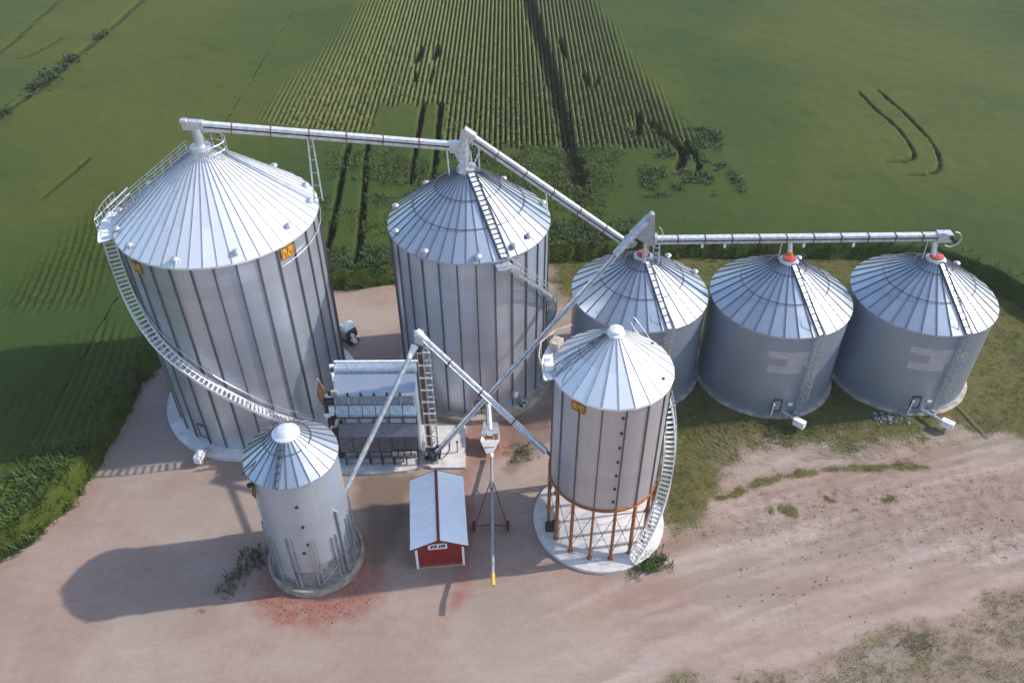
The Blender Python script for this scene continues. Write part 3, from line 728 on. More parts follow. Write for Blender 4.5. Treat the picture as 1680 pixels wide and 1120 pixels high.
# machinery on the left end
m = MB(); m.box((x0 - .55, .9, 6.2), (.9, 1.3, 1.9)); m.box((x0 - .45, .1, 4.2), (.7, .8, 2.6)); m.box((x0 - .3, .6, 8.0), (.45, .5, .5)); m.box((x0 - .4, .5, 2.0), (.6, 1.2, 2.6)); m.build('fan_casing', M['dark'], D)
m = MB(); m.tube((x0 - .9, .9, 7.3), (x0 - .2, .9, 7.3), .22, 10); m.box((x0 - .35, .2, 6.4), (.5, .3, .7)); m.box((x0 - .8, .2, 5.5), (.4, .25, .3)); m.tube((x0 - 1.1, .3, 5.6), (x0 - .2, .1, 5.9), .14, 8); m.build('fan_pipework', M['white'], D)
m = MB(); m.tube((x0 - .25, -.15, 4.7), (x0 + .05, -.3, 5.6), .16, 8); m.tube((x0 - .75, -.1, 4.4), (x0 - .4, -.3, 4.9), .18, 8); m.box((x0 + .1, .1, 8.35), (.5, .3, .3)); m.build('gas_fitting', M['tan'], D)
m = MB(); m.add([(x0 - 1.35, .9, 6.1), (x0 - 1.6, .9, 7.6), (x0 - 1.25, .9, 9.1), (x0 - .75, .9, 7.6), (x0 - .95, .9, 6.4), (x0 - 1.35, 1.0, 6.1), (x0 - 1.6, 1.0, 7.6), (x0 - 1.25, 1.0, 9.1), (x0 - .75, 1.0, 7.6), (x0 - .95, 1.0, 6.4)],
    [(0, 4, 3, 2, 1), (5, 6, 7, 8, 9)] + [(i, (i + 1) % 5, 5 + (i + 1) % 5, 5 + i) for i in range(5)]); m.build('wooden_board', M['wood'], D)
m = MB(); m.tube((x0 - 1.65, .85, 7.6), (x0 - 1.25, .85, 9.2), .05, 5); m.tube((x0 - 1.65, .85, 7.6), (x0 - 1.2, .8, 4.8), .05, 5); m.tube((x0 - 1.0, .8, 6.4), (x0 - 1.7, .8, 4.6), .05, 5); m.tube((x0 - 1.5, .8, .3), (x0 - 1.35, .85, 6.2), .06, 5); m.build('stay_bar', M['steel'], D)

# ---------------------------------------------------------------- red shed
rzs = R(5.5)
S = thing('red_shed', 'small red shed with a white roof and white corner boards', 'shed', (-5.96, 41.72, 0), rzs)
hw, hl, hh, rh_ = 1.78, 3.3, 2.7, 3.5
m = MB()
m.add([(-hw, -hl, 0), (hw, -hl, 0), (hw, -hl, hh), (0, -hl, rh_), (-hw, -hl, hh), (-hw, hl, 0), (hw, hl, 0), (hw, hl, hh), (0, hl, rh_), (-hw, hl, hh)],
      [(0, 1, 2, 3, 4), (9, 8, 7, 6, 5), (0, 4, 9, 5), (1, 6, 7, 2)]); m.build('wall', M['red'], S)
ov = .34; ex = .42
for s in (-1, 1):
    p0 = Vector((0, -hl - .2, rh_ + .09)); e0 = Vector((s * (hw + ex), -hl - .2, rh_ + .09 - (hw + ex) * (rh_ - hh) / hw))
    m = MB(); L = 2 * hl + .35; th = .07
    vs = [p0, e0, e0 + Vector((0, L, 0)), p0 + Vector((0, L, 0))]; vs += [v - Vector((0, 0, th)) for v in vs]
    m.add(vs, [(0, 1, 2, 3), (7, 6, 5, 4), (0, 4, 5, 1), (1, 5, 6, 2), (2, 6, 7, 3), (3, 7, 4, 0)] if s > 0 else [(3, 2, 1, 0), (4, 5, 6, 7), (1, 5, 4, 0), (2, 6, 5, 1), (3, 7, 6, 2), (0, 4, 7, 3)])
    rf = m.build('roof', M['shed_roof'], S)
    m = MB(); m.beam(p0 + Vector((0, -.03, -.08)), e0 + Vector((0, -.03, -.08)), .05, .17); m.beam(p0 + Vector((0, L + .03, -.08)), e0 + Vector((0, L + .03, -.08)), .05, .17); m.build('verge_board', M['redbrown'], S)
    m = MB()
    for k in range(1, 9):
        yy = L * k / 9; m.beam(p0 + Vector((s * .2, yy, -.02)), e0 + Vector((0, yy, .0)), .02, .016)
    m.build('roof_rib', M['shed_roof'], rf)
    m = MB(); m.box((s * hw, -hl - .02, hh / 2 - .03), (.18, .1, hh - .05)); m.build('corner_board', M['white'], S)
    m = MB(); m.box((s * (hw + .22), -hl + .02, hh - .16), (.45, .12, .12)); m.build('eave_end', M['white'], S)
MB().box((0, -.02, rh_ + .12), (.24, 2 * hl + .45, .09)).build('ridge_cap', M['redbrown'], S)
wn_ = MB().box((-.12, -hl - .04, 2.62), (1.45, .07, .6)).build('window', M['white'], S)
m = MB()
for c_ in (-.42, .2):
    m.box((c_, -hl - .09, 2.66), (.44, .05, .26)); m.box((c_ + .2, -hl - .092, 2.74), (.09, .05, .22)); m.box((c_ - .17, -hl - .093, 2.59), (.1, .05, .2))
m.build('pane', M['glass'], wn_)
m = MB()
for c_ in (-.5, -.36, .1, .26): m.box((c_, -hl - .122, 2.66), (.035, .012, .24))
m.build('glazing_bar', M['white'], wn_)
MB().box((0, -hl - .03, .05), (2 * hw - .2, .04, .08)).build('sill_board', M['tan'], S)

# ---------------------------------------------------------------- portable auger and hopper
PA = thing('portable_auger', 'portable grain auger on two wheels with a yellow spout tip', 'auger', (-1.8, 42.0, 0))
def w2(x, y, z): return (x + 1.8, y - 42.0, z)
a0 = Vector(w2(-1.86, 49.6, .55)); a1 = Vector(w2(-1.52, 35.7, 2.9))
MB().tube(a0, a1, .13, 12).build('auger_tube', M['steel_dull'], PA, True)
d = (a1 - a0).normalized()
MB().tube(a1 - d * .05, a1 + d * 1.0 + Vector((0, 0, -.15)), .16, 10).build('spout_tip', M['yellow'], PA, True)
MB().tube(a0 - d * .1, a0 + d * .35, .17, 10).build('intake_collar', M['white'], PA, True)
m = MB()
k = lambda y: a0 + (a1 - a0) * ((a0.y - (y - 42)) / (a0.y - a1.y))
m.tube((-1.28, 0, .45), k(46.6), .045, 6); m.tube((1.3, 0, .45), k(46.6), .045, 6); m.tube((-1.28, 0, .45), (1.3, 0, .45), .04, 6)
m.tube((-1.0, 0, .45), k(41.0) + Vector((0, 0, -.1)), .035, 6); m.tube((1.0, 0, .45), k(41.0) + Vector((0, 0, -.1)), .035, 6)
m.build('undercarriage', M['redbrown'], PA)
wheels = []
for s in (-1, 1):
    o = bpy.data.objects.new('wheel', None); col.objects.link(o); o.parent = PA; o.location = (1.38 * s, 0, .42)
    m = MB(); n = 24
    prof = [(.26, -.09), (.38, -.1), (.42, -.06), (.42, .06), (.38, .1), (.26, .09), (.26, -.09)]
    m.lathe(prof, n); m.v = [(z, y, x) for x, y, z in m.v]; m.build('tyre', M['rubber'], o, True)
    m = MB(); m.tube((-.06, 0, 0), (.06, 0, 0), .27, 16); m.build('rim', M['redbrown'], o)
m = MB(); m.box(tuple(k(45.2) + Vector((0, 0, .28))), (.35, .5, .3)); m.tube(tuple(k(44.9) + Vector((.1, 0, .3))), tuple(k(43.9) + Vector((.1, 0, .3))), .03, 5); m.build('auger_motor', M['steel_dull'], PA)

H = thing('grain_hopper', 'pale tapered hopper holding grain at the foot of the centre silo', 'hopper', (-2.0, 51.4, 0))
m = MB()
top = [(-.85, -.9), (.85, -.8), (.75, .9), (-.55, 1.1)]; bot = [(-.35, -1.5), (.25, -1.5), (.35, -.4), (-.4, -.4)]
for z, sc in ((1.35, 1), (1.3, .93)): pass
vs = [(x, y, 1.35) for x, y in top] + [(x, y, .45) for x, y in bot] + [(x * .92, y * .92, 1.35) for x, y in top] + [(x * .85, y * .9, .5) for x, y in bot]
m.add(vs, [(i, (i + 1) % 4, 4 + (i + 1) % 4, 4 + i) for i in range(4)] + [(8 + i, 12 + i, 12 + (i + 1) % 4, 8 + (i + 1) % 4) for i in range(4)] + [(i, 8 + i, 8 + (i + 1) % 4, (i + 1) % 4) for i in range(4)] + [(4, 5, 6, 7)])
hp = m.build('hopper_body', M['white'], H)
m = MB(); m.add([(-.45, -1.25, .95), (.4, -1.2, .92), (.5, -.1, 1.12), (-.4, 0, 1.15)], [(0, 1, 2, 3)]); m.add([(-.45, -1.25, .95), (.4, -1.2, .92), (0, -1.1, .6)], [(0, 2, 1)]); m.build('grain_fill', M['grain'], H)
m = MB(); m.tube((-.2, 2.6, 2.4), (-.05, .3, 1.5), .24, 12, .3); m.build('feed_chute', M['steel'], H, True)
m = MB(); m.add([(-.6, 1.05, 1.9), (.7, .85, 1.9), (.85, -.2, 1.6), (-.75, -.3, 1.6), (-.6, 1.05, 1.86), (.7, .85, 1.86), (.85, -.2, 1.56), (-.75, -.3, 1.56)], [(0, 3, 2, 1), (4, 5, 6, 7), (0, 1, 5, 4), (1, 2, 6, 5), (2, 3, 7, 6), (3, 0, 4, 7)]); m.build('hopper_hood', M['steel'], H)
m = MB()
for x, y in top: m.box((x * .8, y * .8, .68), (.07, .07, 1.3))
m.build('hopper_leg', M['dark'], H)

# a fan on the ground behind the big silo
Fn = thing('aeration_fan', 'white and black aeration fan on the dirt at the right foot of the largest silo', 'fan', (-17.0, 66.5, 0), R(-40))
m = MB(); m.tube((0, -.6, 1.0), (0, .6, 1.0), .8, 22); m.build('fan_housing', M['dark'], Fn, True)
m = MB(); m.lathe([(.86, 0)], 3) if False else None
m.add([], []) ; m.tube((0, -.62, 1.55), (0, .62, 1.55), .55, 16); m.build('fan_hood', M['white'], Fn, True)
m = MB(); m.box((-1.0, 0, .7), (1.2, .8, .8)); m.build('outlet_duct', M['steel'], Fn)
m = MB(); m.tube((.85, -.2, .55), (1.35, -.2, .55), .26, 12); m.tube((.8, -.2, 1.1), (1.1, -.2, 1.1), .2, 10); m.build('motor', M['white'], Fn, True)
m = MB(); m.box((.1, 0, .1), (1.8, 1.2, .14)); m.box((.95, -.2, .3), (.6, .4, .3)); m.build('fan_base', M['dark'], Fn)
m = MB(); m.tube((0, -.63, 1.0), (0, -.66, 1.0), .55, 18); m.build('fan_inlet', M['steel_dull'], Fn)
Fn2 = thing('aeration_fan', 'small grey fan tucked behind the upper left foot of the centre silo', 'fan', (-11.9, 60.3, 0), R(0))
motor_unit(Fn2, (0, 0, 0), 0, 1.1)

tag(MB().tube((41.9, 55.9, .12), (43.0, 51.6, .09), .05, 8).build('wooden_pole', M['straw'], None, True), 'thin pale pole lying on the grass right of the rightmost squat bin', 'pole')

# posts on the concrete
for (x, y, h_, lab) in ((-4.9, 50.3, 1.3, 'short black post on the pale slab near the portable auger'), (-6.6, 49.0, 1.0, 'black stub post at the slab edge behind the shed roof')):
    o = thing('bollard', lab, 'bollard', (x, y, .2)); MB().tube((0, 0, 0), (0, 0, h_), .07, 10).build('post', M['steel_dull'], o); MB().dome((0, 0, h_), .12, 10, 3).build('post_cap', M['dark'], o)

m = MB(); m.path([(-6.3, 49.4, .24), (-5.9, 49.9, .24), (-5.6, 50.6, .24), (-5.7, 51.6, .24), (-5.3, 52.6, .24)], .04, 5)
tag(m.build('hose', M['dark'], None, True), 'black hose trailing over the pale slab right of the dryer', 'hose')
# pads
def slab(poly, z0, z1, name='concrete_pad', mat='concrete'):
    o = MB().prism(poly, z0, z1).build(name, M[mat]); o['kind'] = 'structure'; return o
slab([(-15.3, 48.0), (-12, 47.85), (-9.2, 48.1), (-7.7, 48.7), (-7.2, 48.6), (-7.2, 53.6), (-15.2, 54.0)], -.3, .3)
slab([(-7.19, 48.5), (-4.15, 48.5), (-4.3, 53.6), (-7.19, 53.6)], -.3, .2)

# ---------------------------------------------------------------- ground with masks
def fbm(x, y, s, seed=0, oct=4):
    out = np.zeros_like(x, dtype=float); amp = 1; tot = 0
    r = np.random.default_rng(seed)
    for o in range(oct):
        g = r.random((256, 256)); fx = x / s * 2 ** o + 57.3 * o; fy = y / s * 2 ** o + 13.7 * o
        ix = np.floor(fx).astype(int); iy = np.floor(fy).astype(int); tx = fx - ix; ty = fy - iy
        tx = tx * tx * (3 - 2 * tx); ty = ty * ty * (3 - 2 * ty)
        a = g[ix % 256, iy % 256]; b = g[(ix + 1) % 256, iy % 256]; c = g[ix % 256, (iy + 1) % 256]; d_ = g[(ix + 1) % 256, (iy + 1) % 256]
        out += amp * ((a * (1 - tx) + b * tx) * (1 - ty) + (c * (1 - tx) + d_ * tx) * ty); tot += amp; amp *= .5
    return out / tot
def sdist(px, py, poly, closed=True):
    """distance to polygon outline, negative inside"""
    d = np.full(px.shape, 1e9); ins = np.zeros(px.shape, bool); n = len(poly)
    for i in range(n if closed else n - 1):
        x1_, y1_ = poly[i]; x2_, y2_ = poly[(i + 1) % n]; ex_, ey_ = x2_ - x1_, y2_ - y1_
        t_ = np.clip(((px - x1_) * ex_ + (py - y1_) * ey_) / (ex_ * ex_ + ey_ * ey_), 0, 1)
        d = np.minimum(d, np.hypot(px - x1_ - t_ * ex_, py - y1_ - t_ * ey_))
        if closed:
            if ey_ != 0:
                c_ = ((y1_ > py) != (y2_ > py)) & (px < ex_ * (py - y1_) / ey_ + x1_); ins ^= c_
    return np.where(ins, -d, d) if closed else d
def sstep(a, b, x): t_ = np.clip((x - a) / (b - a), 0, 1); return t_ * t_ * (3 - 2 * t_)
YARD = [(-60, -40), (-52, 22), (-44, 33), (-41.2, 38.5), (-39, 40.8), (-37.1, 44.5), (-36.4, 51), (-36.3, 60), (-33.5, 68), (-27, 73), (-19.8, 75.1), (-13.7, 76.4), (4.7, 80.6), (17, 81.2), (40, 80.9), (49, 79.2), (54, 74.5), (57.5, 66), (61, 52), (66, 30), (80, -40)]
def grid_mesh(name, xs, ys, zf, mat, attrs, keep=None, smooth=True):
    X, Y = np.meshgrid(xs, ys); nx, ny = len(xs), len(ys); Z = zf(X, Y)
    co = np.stack([X.ravel(), Y.ravel(), Z.ravel()], -1).astype(np.float32)
    i = np.arange(nx * ny).reshape(ny, nx); q = np.stack([i[:-1, :-1], i[:-1, 1:], i[1:, 1:], i[1:, :-1]], -1).reshape(-1, 4)
    if keep is not None:
        k_ = keep(X, Y).ravel(); q = q[k_[q].any(1)]
        used = np.unique(q); remap = np.full(nx * ny, -1); remap[used] = np.arange(len(used)); q = remap[q]; co = co[used]
    else: used = np.arange(nx * ny)
    me = bpy.data.meshes.new(name); me.vertices.add(len(co)); me.vertices.foreach_set('co', co.ravel())
    me.loops.add(q.size); me.loops.foreach_set('vertex_index', q.ravel().astype(np.int32))
    me.polygons.add(len(q)); me.polygons.foreach_set('loop_start', np.arange(0, q.size, 4, dtype=np.int32))
    me.update(calc_edges=True)
    for nm, f_ in attrs.items():
        a = me.attributes.new(nm, 'FLOAT', 'POINT'); a.data.foreach_set('value', f_(X, Y).ravel()[used].astype(np.float32))
    me.materials.append(mat)
    if smooth: me.shade_smooth()
    me.validate()
    o = bpy.data.objects.new(name, me); col.objects.link(o); return o
def attr(nt, nm): return N(nt, 'ShaderNodeAttribute', attribute_name=nm).outputs['Fac']

# ground zones in world metres
GRASS = [(13.0, 55.0), (12.2, 46), (13.0, 42.2), (15.2, 44.0), (18.0, 48.0), (21, 51.0), (28, 51.6), (35, 51.8), (41, 52.0), (48, 51.2), (56, 48.5), (75, 44), (80, 90), (3.4, 90), (3.6, 74), (8.8, 70), (8, 57)]
def m_grass(X, Y):
    w_ = 2.8 * (fbm(X, Y, 5, 3) - .5) + 2.4 * (fbm(X, Y, 1.2, 4) - .5)
    g = sstep(3.2, -3.2, sdist(X, Y, GRASS) + w_ * 1.6)
    st = sdist(X, Y, [(17.5, 45.0), (21, 46.6), (26, 48.0), (31, 48.5), (36, 48.4)], False)
    g = np.maximum(g, .9 * sstep(1.0, -.2, st + 1.3 * (fbm(X, Y, 1.0, 5) - .5)))
    for cx, cy, r_ in ((22.5, 43.6, 1.5), (21.4, 45.3, 1.0), (28.5, 43.8, 1.1), (31.5, 44.8, .9), (27, 44.6, .7), (10.6, 38.4, 1.3)):
        g = np.maximum(g, .75 * sstep(r_, r_ * .1, np.hypot((X - cx) * .7, (Y - cy) * 1.6) + 3.2 * (fbm(X, Y, 1.0, 6) - .5)))
    return np.clip(g, 0, 1)
def m_weed(X, Y):
    P = [(13, 25), (14.5, 29.5), (17, 30.0), (20, 29.4), (23.5, 31.8), (28, 33.0), (33, 34.2), (38, 36.2), (55, 40), (60, 20), (13, 18)]
    w_ = 3 * (fbm(X, Y, 3, 8) - .5)
    g = sstep(.8, -.9, sdist(X, Y, P) + w_)
    P2 = [(7.5, 22), (9.8, 28.6), (12, 29.6), (17, 28.6), (19, 22)]
    g = np.maximum(g, sstep(.5, -.6, sdist(X, Y, P2) + w_ * .8))
    return g * (.45 + .55 * sstep(.4, .6, fbm(X, Y, 1.1, 9)))
def m_fade(X, Y):
    return .85 * sstep(3.5, -2.0, sdist(X, Y, GRASS) + 3.5 * (fbm(X, Y, 2.0, 12) - .5))
def m_red(X, Y):
    w_ = 2.2 * (fbm(X, Y, 1.6, 11) - .5)
    g = sstep(1.3, -1.0, np.hypot(X + 14.9, (Y - 38.0) * 1.0) - 4.9 + w_) * .85
    g = np.maximum(g, .7 * sstep(.9, -.4, sdist(X, Y, [(-3.9, 53.5), (-4.0, 47), (-3.2, 42), (-3.6, 35.5), (-4.6, 34.6), (-4.3, 42), (-4.1, 49), (-1.5, 50), (2.2, 54), (0, 55)]) + w_ * .8))
    g = np.maximum(g, .5 * sstep(.8, -.5, sdist(X, Y, [(-3.4, 42.6), (-.4, 42.6), (-.4, 41.2), (-3.4, 41.2)]) + w_ * .5))
    g = np.maximum(g, .22 * sstep(.45, .62, fbm(X * .8, Y * 1.4, 7, 31)))
    return g
def m_brown(X, Y):
    w_ = 1.6 * (fbm(X, Y, 1.5, 15) - .5)
    g = sstep(.7, -.5, sdist(X, Y, [(-13.8, 47.6), (-8.8, 47.6), (-8.8, 42), (-11, 38), (-12, 41.5)]) + w_)
    g = np.maximum(g, .8 * sstep(.6, -.4, sdist(X, Y, [(-.6, 54.4), (3.5, 56.5), (3.4, 52), (1.8, 49.6), (-.2, 48.3), (.2, 50)]) + w_))
    return g
def m_rut(X, Y):
    return sstep(1.5, -2.5, sdist(X, Y, [(16, 40), (18, 45.5), (24, 47.4), (34, 47.8), (45, 47.5), (60, 46), (60, 36), (36, 38), (26, 40)]) + 3 * (fbm(X, Y, 3, 19) - .5))
def a_streak(X, Y):
    g0 = np.where(X < 10, .42 * X, 4.2 + .24 * (X - 10)) * sstep(-14, 4, X) + .05 * X
    v = Y - g0 + 1.2 * fbm(X, Y, 9, 26)
    f = .6 * fbm(X * .10, v * 1.0, .55, 25, 4) + .4 * fbm(X * .05, v * .5, .8, 27, 3)
    amt = .16 + .7 * sstep(-4, 16, X)
    return .5 + (f - .5) * 2.4 * amt
def zg(X, Y):
    z = .05 * (fbm(X, Y, 2.2, 21) - .5)
    rut = m_rut(X, Y)
    u = X * .25 + Y; z += rut * (.16 * (fbm(X * .22 + Y * .15, Y * 2.2 - X * .35, .9, 22) - .5) + .2 * (fbm(X, Y, .6, 23) - .5))
    c = fbm(X * .15 - Y * .05, Y * 1.3 - X * .28, .8, 24); z += .055 * (c - .5) * sstep(-12, 6, X)
    near = np.minimum.reduce([np.hypot(X - a, Y - b) - r_ for a, b, r_ in ((-23.88, 58.54, 9), (-3.63, 61.7, 8), (6.98, 42.93, 5.5), (-15.48, 39.44, 4))])
    z += .10 * (a_streak(X, Y) - .5) * sstep(-2, 14, X) - .03
    return z * (1 - .6 * sstep(1, -1, near))
gm, nt, b = new_mat('yard_dirt')
co = coords(nt)
n1 = noise(nt, co, .16, 5, .6); n2 = noise(nt, co, 1.3, 6, .65); n3 = noise(nt, co, 9, 4, .6)
stv = N(nt, 'ShaderNodeMapping'); inp(nt, stv, 'Vector', co); stv.inputs['Rotation'].default_value = (0, 0, R(-17)); stv.inputs['Scale'].default_value = (.10, 1.5, 1)
n4 = math_(nt, 'MULTIPLY_ADD', noise(nt, stv.outputs[0], 1.6, 6, .6, .4), .25, math_(nt, 'MULTIPLY', attr(nt, 'streak'), .75))
c = mix(nt, ramp(nt, n1, .35, .65), (.305, .240, .200), (.358, .284, .238))
c = mix(nt, math_(nt, 'MULTIPLY', ramp(nt, n4, .5, .72), .6), c, (.43, .36, .315))
c = mix(nt, math_(nt, 'MULTIPLY', ramp(nt, n4, .5, .28), .5), c, (.235, .175, .14))
c = mix(nt, math_(nt, 'MULTIPLY', ramp(nt, n2, .5, .75), .35), c, (.25, .18, .145))
c = mix(nt, math_(nt, 'MULTIPLY', attr(nt, 'red'), ramp(nt, n2, .1, .6)), c, (.27, .085, .062))
c = mix(nt, math_(nt, 'MULTIPLY', attr(nt, 'brown'), .85), c, (.15, .105, .075))
c = mix(nt, math_(nt, 'MULTIPLY', ramp(nt, n3, .45, .66), .30), c, (.19, .145, .12))
mid_ = noise(nt, stv.outputs[0], 7, 5, .7); c = mix(nt, math_(nt, 'MULTIPLY', ramp(nt, mid_, .5, .68), math_(nt, 'MULTIPLY_ADD', attr(nt, 'rut'), .45, .12)), c, (.16, .12, .10))
c = mix(nt, math_(nt, 'MULTIPLY', attr(nt, 'fade'), ramp(nt, n3, .3, .62)), c, (.135, .115, .065))
fine = noise(nt, co, 22, 3, .7)
c = mix(nt, math_(nt, 'MULTIPLY', ramp(nt, fine, .42, .7), .22), c, (.20, .15, .12))
c = mix(nt, math_(nt, 'MULTIPLY', ramp(nt, fine, .60, .75), .25), c, (.55, .46, .40))
nl = noise(nt, stv.outputs[0], 1.9, 4, .5, .8); ln_ = ramp(nt, math_(nt, 'ABSOLUTE', math_(nt, 'SUBTRACT', nl, .5)), .016, .002)
c = mix(nt, math_(nt, 'MULTIPLY', math_(nt, 'MULTIPLY', ln_, ramp(nt, n2, .4, .6)), math_(nt, 'MULTIPLY_ADD', attr(nt, 'rut'), .6, .06)), c, (.10, .075, .055))
spk = ramp(nt, math_(nt, 'ADD', n3, math_(nt, 'MULTIPLY', n2, .5)), .80, .92)
c = mix(nt, math_(nt, 'MULTIPLY', math_(nt, 'MULTIPLY', attr(nt, 'rut'), spk), .7), c, (.09, .07, .05))
wv = math_(nt, 'MULTIPLY', attr(nt, 'weed'), ramp(nt, n3, .3, .55)); c = mix(nt, wv, c, (.15, .125, .07))
gn = mix(nt, ramp(nt, n2, .35, .65), (.055, .072, .015), (.115, .102, .035)); gn = mix(nt, math_(nt, 'MULTIPLY', ramp(nt, n3, .42, .66), .6), gn, (.15, .115, .06)); gn = mix(nt, math_(nt, 'MULTIPLY', ramp(nt, n1, .45, .6), .5), gn, (.12, .105, .035))
gf = ramp(nt, math_(nt, 'ADD', attr(nt, 'grass'), math_(nt, 'MULTIPLY', math_(nt, 'SUBTRACT', n3, .5), 1.4)), .25, .75)
c = mix(nt, gf, c, gn)
inp(nt, b, 'Base Color', c); b.inputs['Roughness'].default_value = .95; b.inputs['Specular IOR Level'].default_value = .15
hb = math_(nt, 'ADD', math_(nt, 'MULTIPLY', n3, .25), math_(nt, 'ADD', math_(nt, 'MULTIPLY', n2, .5), math_(nt, 'MULTIPLY', n4, .9)))
bump(nt, b, hb, .45, .10)
xs = np.concatenate([[-900, -300, -120], np.arange(-70, 84, .28), [120, 300, 900]]); ys = np.concatenate([[-300, -100, -30, 0, 10], np.arange(18, 92, .28), [110]])
g_ = grid_mesh('ground', xs, ys, zg, gm, dict(grass=m_grass, weed=m_weed, red=m_red, brown=m_brown, fade=m_fade, rut=m_rut, streak=a_streak)); g_['kind'] = 'structure'

# ---------------------------------------------------------------- the crop field
def rows_mask(X, Y):
    left = -39 + (Y - 112) * .16; right = 27 - (Y - 107) * .16
    e = 3.2 * (fbm(X, Y, 9, 41) - .5)
    m_ = sstep(-1, 10, X - left + e) ** .7 * sstep(-1, 8, right - X + e) ** .7
    front = np.where((X > -20) & (X < -9.8), 121, np.where(X <= -20, 111 - (X + 20) * .2, 106.5)) + 5 * (fbm(X * 1.6, Y * .3, 1.0, 42) - .5)
    m_ = m_ * sstep(-.6, 1.2, Y - front)
    return m_
SW = .76
def zfield(X, Y, only_cut=False):
    sd_ = sdist(X, Y, YARD) + .8 * (fbm(X, Y, 1.3, 51) - .5)
    z = 2.15 + .5 * (fbm(X, Y, 30, 52) - .5) + .2 * (fbm(X, Y, 2.4, 53) - .5)
    mk = rows_mask(X, Y)
    ph = np.abs(((X / SW) % 1) - .5) * 2          # 1 in the middle of the gap
    gap = sstep(.25, 1.0, 1 - ph) * 0 + sstep(.35, .95, ph)
    z = z - mk * gap * (1.5 + .5 * (fbm(X, Y, 6, 54) - .5)) + mk * .5 * (fbm(X * 2, Y, .9, 55) - .5)
    def cut(P, w_, dpt, wob=.4):
        if len(P) > 2:
            Q = np.array([P[0]] + list(P) + [P[-1]], float); O = []
            for i in range(1, len(Q) - 2):
                for t_ in (0, .2, .4, .6, .8):
                    a_, b_, c2, d_ = Q[i - 1], Q[i], Q[i + 1], Q[i + 2]
                    O.append(tuple(.5 * (2 * b_ + (c2 - a_) * t_ + (2 * a_ - 5 * b_ + 4 * c2 - d_) * t_ ** 2 + (3 * b_ - a_ - 3 * c2 + d_) * t_ ** 3)))
            P = O + [tuple(Q[-1])]
        dd = sdist(X, Y, P, False) + wob * (fbm(X, Y, 2.0, 56) - .5)
        return (1 if only_cut else dpt) * sstep(w_, w_ * .35, dd)
    c_ = cut([(2.0, 195), (3.87, 170.7), (6.8, 132.5), (8.3, 105), (8.8, 96)], 1.7, 1.5, 1.2)
    for P, w_, dp in (([(-22.99, 107.3), (-21.85, 89.6), (-21.4, 80)], .5, 1.5), ([(-20.3, 108), (-18.0, 84), (-17.7, 78)], .5, 1.5),
                      ([(-13.4, 122), (-13.3, 104), (-13.0, 96)], .5, 1.7), ([(-10.8, 122), (-10.45, 107), (-10.2, 97)], .5, 1.7),
                      ([(-16.2, 139), (-15.6, 146)], .8, 1.7), ([(-13.2, 140), (-12.9, 146)], .8, 1.7), ([(-15.8, 130), (-15.6, 134)], .5, 1.5), ([(-13.0, 130), (-12.9, 135)], .5, 1.5),
                      ([(54.7, 124.2), (55.2, 117.4), (56.0, 112), (55.8, 106), (54.55, 101.9), (50.2, 100.7)], .27, .5),
                      ([(57.9, 124.6), (58.8, 117.3), (59.2, 110), (58.6, 103.3), (56.3, 98.1), (51.3, 97)], .27, .5),
                      ([(-78.5, 104), (-77.6, 112), (-76.6, 121), (-75.5, 130), (-75.6, 140), (-74.8, 150), (-74.6, 172), (-74.0, 200)], .6, .6),
                      ([(-92.0, 120), (-90.0, 132), (-89.6, 145), (-90.5, 160), (-91.9, 185)], .4, .3), ([(-85.0, 141), (-83.5, 143), (-81.6, 152)], .45, .4),
                      ([(-59.75, 93), (-58.1, 103)], .35, .35), ([(20.8, 115), (22.5, 109), (24.0, 105), (22.5, 100)], .9, 1.6), ([(19.3, 118), (18.6, 110)], .7, 1.4), ([(24.8, 108), (25.4, 101), (23.6, 97)], .45, 1.3),
                      ([(12.2, 133), (12.9, 128), (14.4, 131)], .7, 1.3), ([(9.0, 150), (9.6, 140)], .6, 1.2)):
        c_ = np.maximum(c_, cut(P, w_, dp))
    if only_cut: return np.clip(c_, 0, 1)
    # curved drill rows on the left
    lm = sstep(4, 0, sdist(X, Y, [(-52.5, 71), (-46.5, 71), (-46.8, 89), (-50.5, 91)]))
    lm = np.maximum(lm, sstep(5, 0, sdist(X, Y, [(-50, 45), (-43, 42), (-37, 50), (-36.5, 60), (-42, 64)])) * .75)
    u = X + .012 * (Y - 40) ** 2 * .25 + 1.0 * fbm(X, Y, 9, 57)
    c_ = c_ + lm * .35 * sstep(.3, 1, np.cos(u / .85 * 2 * np.pi) * .5 + .5)
    return (z - c_) * sstep(-.15, .6, sd_) - .35 * (sd_ < -.15)
def a_rows(X, Y): return rows_mask(X, Y)
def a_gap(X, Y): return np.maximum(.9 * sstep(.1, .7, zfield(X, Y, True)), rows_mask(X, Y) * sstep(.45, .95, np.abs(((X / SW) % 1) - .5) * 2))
def a_tone(X, Y): return fbm(X, Y, 38, 61, 3)
def grow(a, b, s0, f=1.25):
    out = []; x = a; s = s0
    while abs(x) < abs(b): x += math.copysign(s, b - a); out.append(x); s *= f
    return out
xs = np.array(sorted(grow(-110, -2500, 1.5)) + list(np.arange(-110, -61, .55)) + list(np.arange(-61, -42, .3)) + list(np.arange(-42 - (-42 % (SW / 4)), 30, SW / 4)) + list(np.arange(30.2, 50, .5)) + list(np.arange(50, 61, .2)) + list(np.arange(61, 112, .55)) + grow(112, 2500, 1.5))
ys = np.array([-40, -10, 10] + list(np.arange(24, 84, .36)) + list(np.arange(84, 196, .55)) + grow(196, 4000, 1.5))
fm, nt, b = new_mat('crop_canopy'); co = coords(nt)
n1 = noise(nt, co, .022, 4, .5); n2 = noise(nt, co, .5, 5, .65); n3 = noise(nt, co, 3.5, 4, .7)
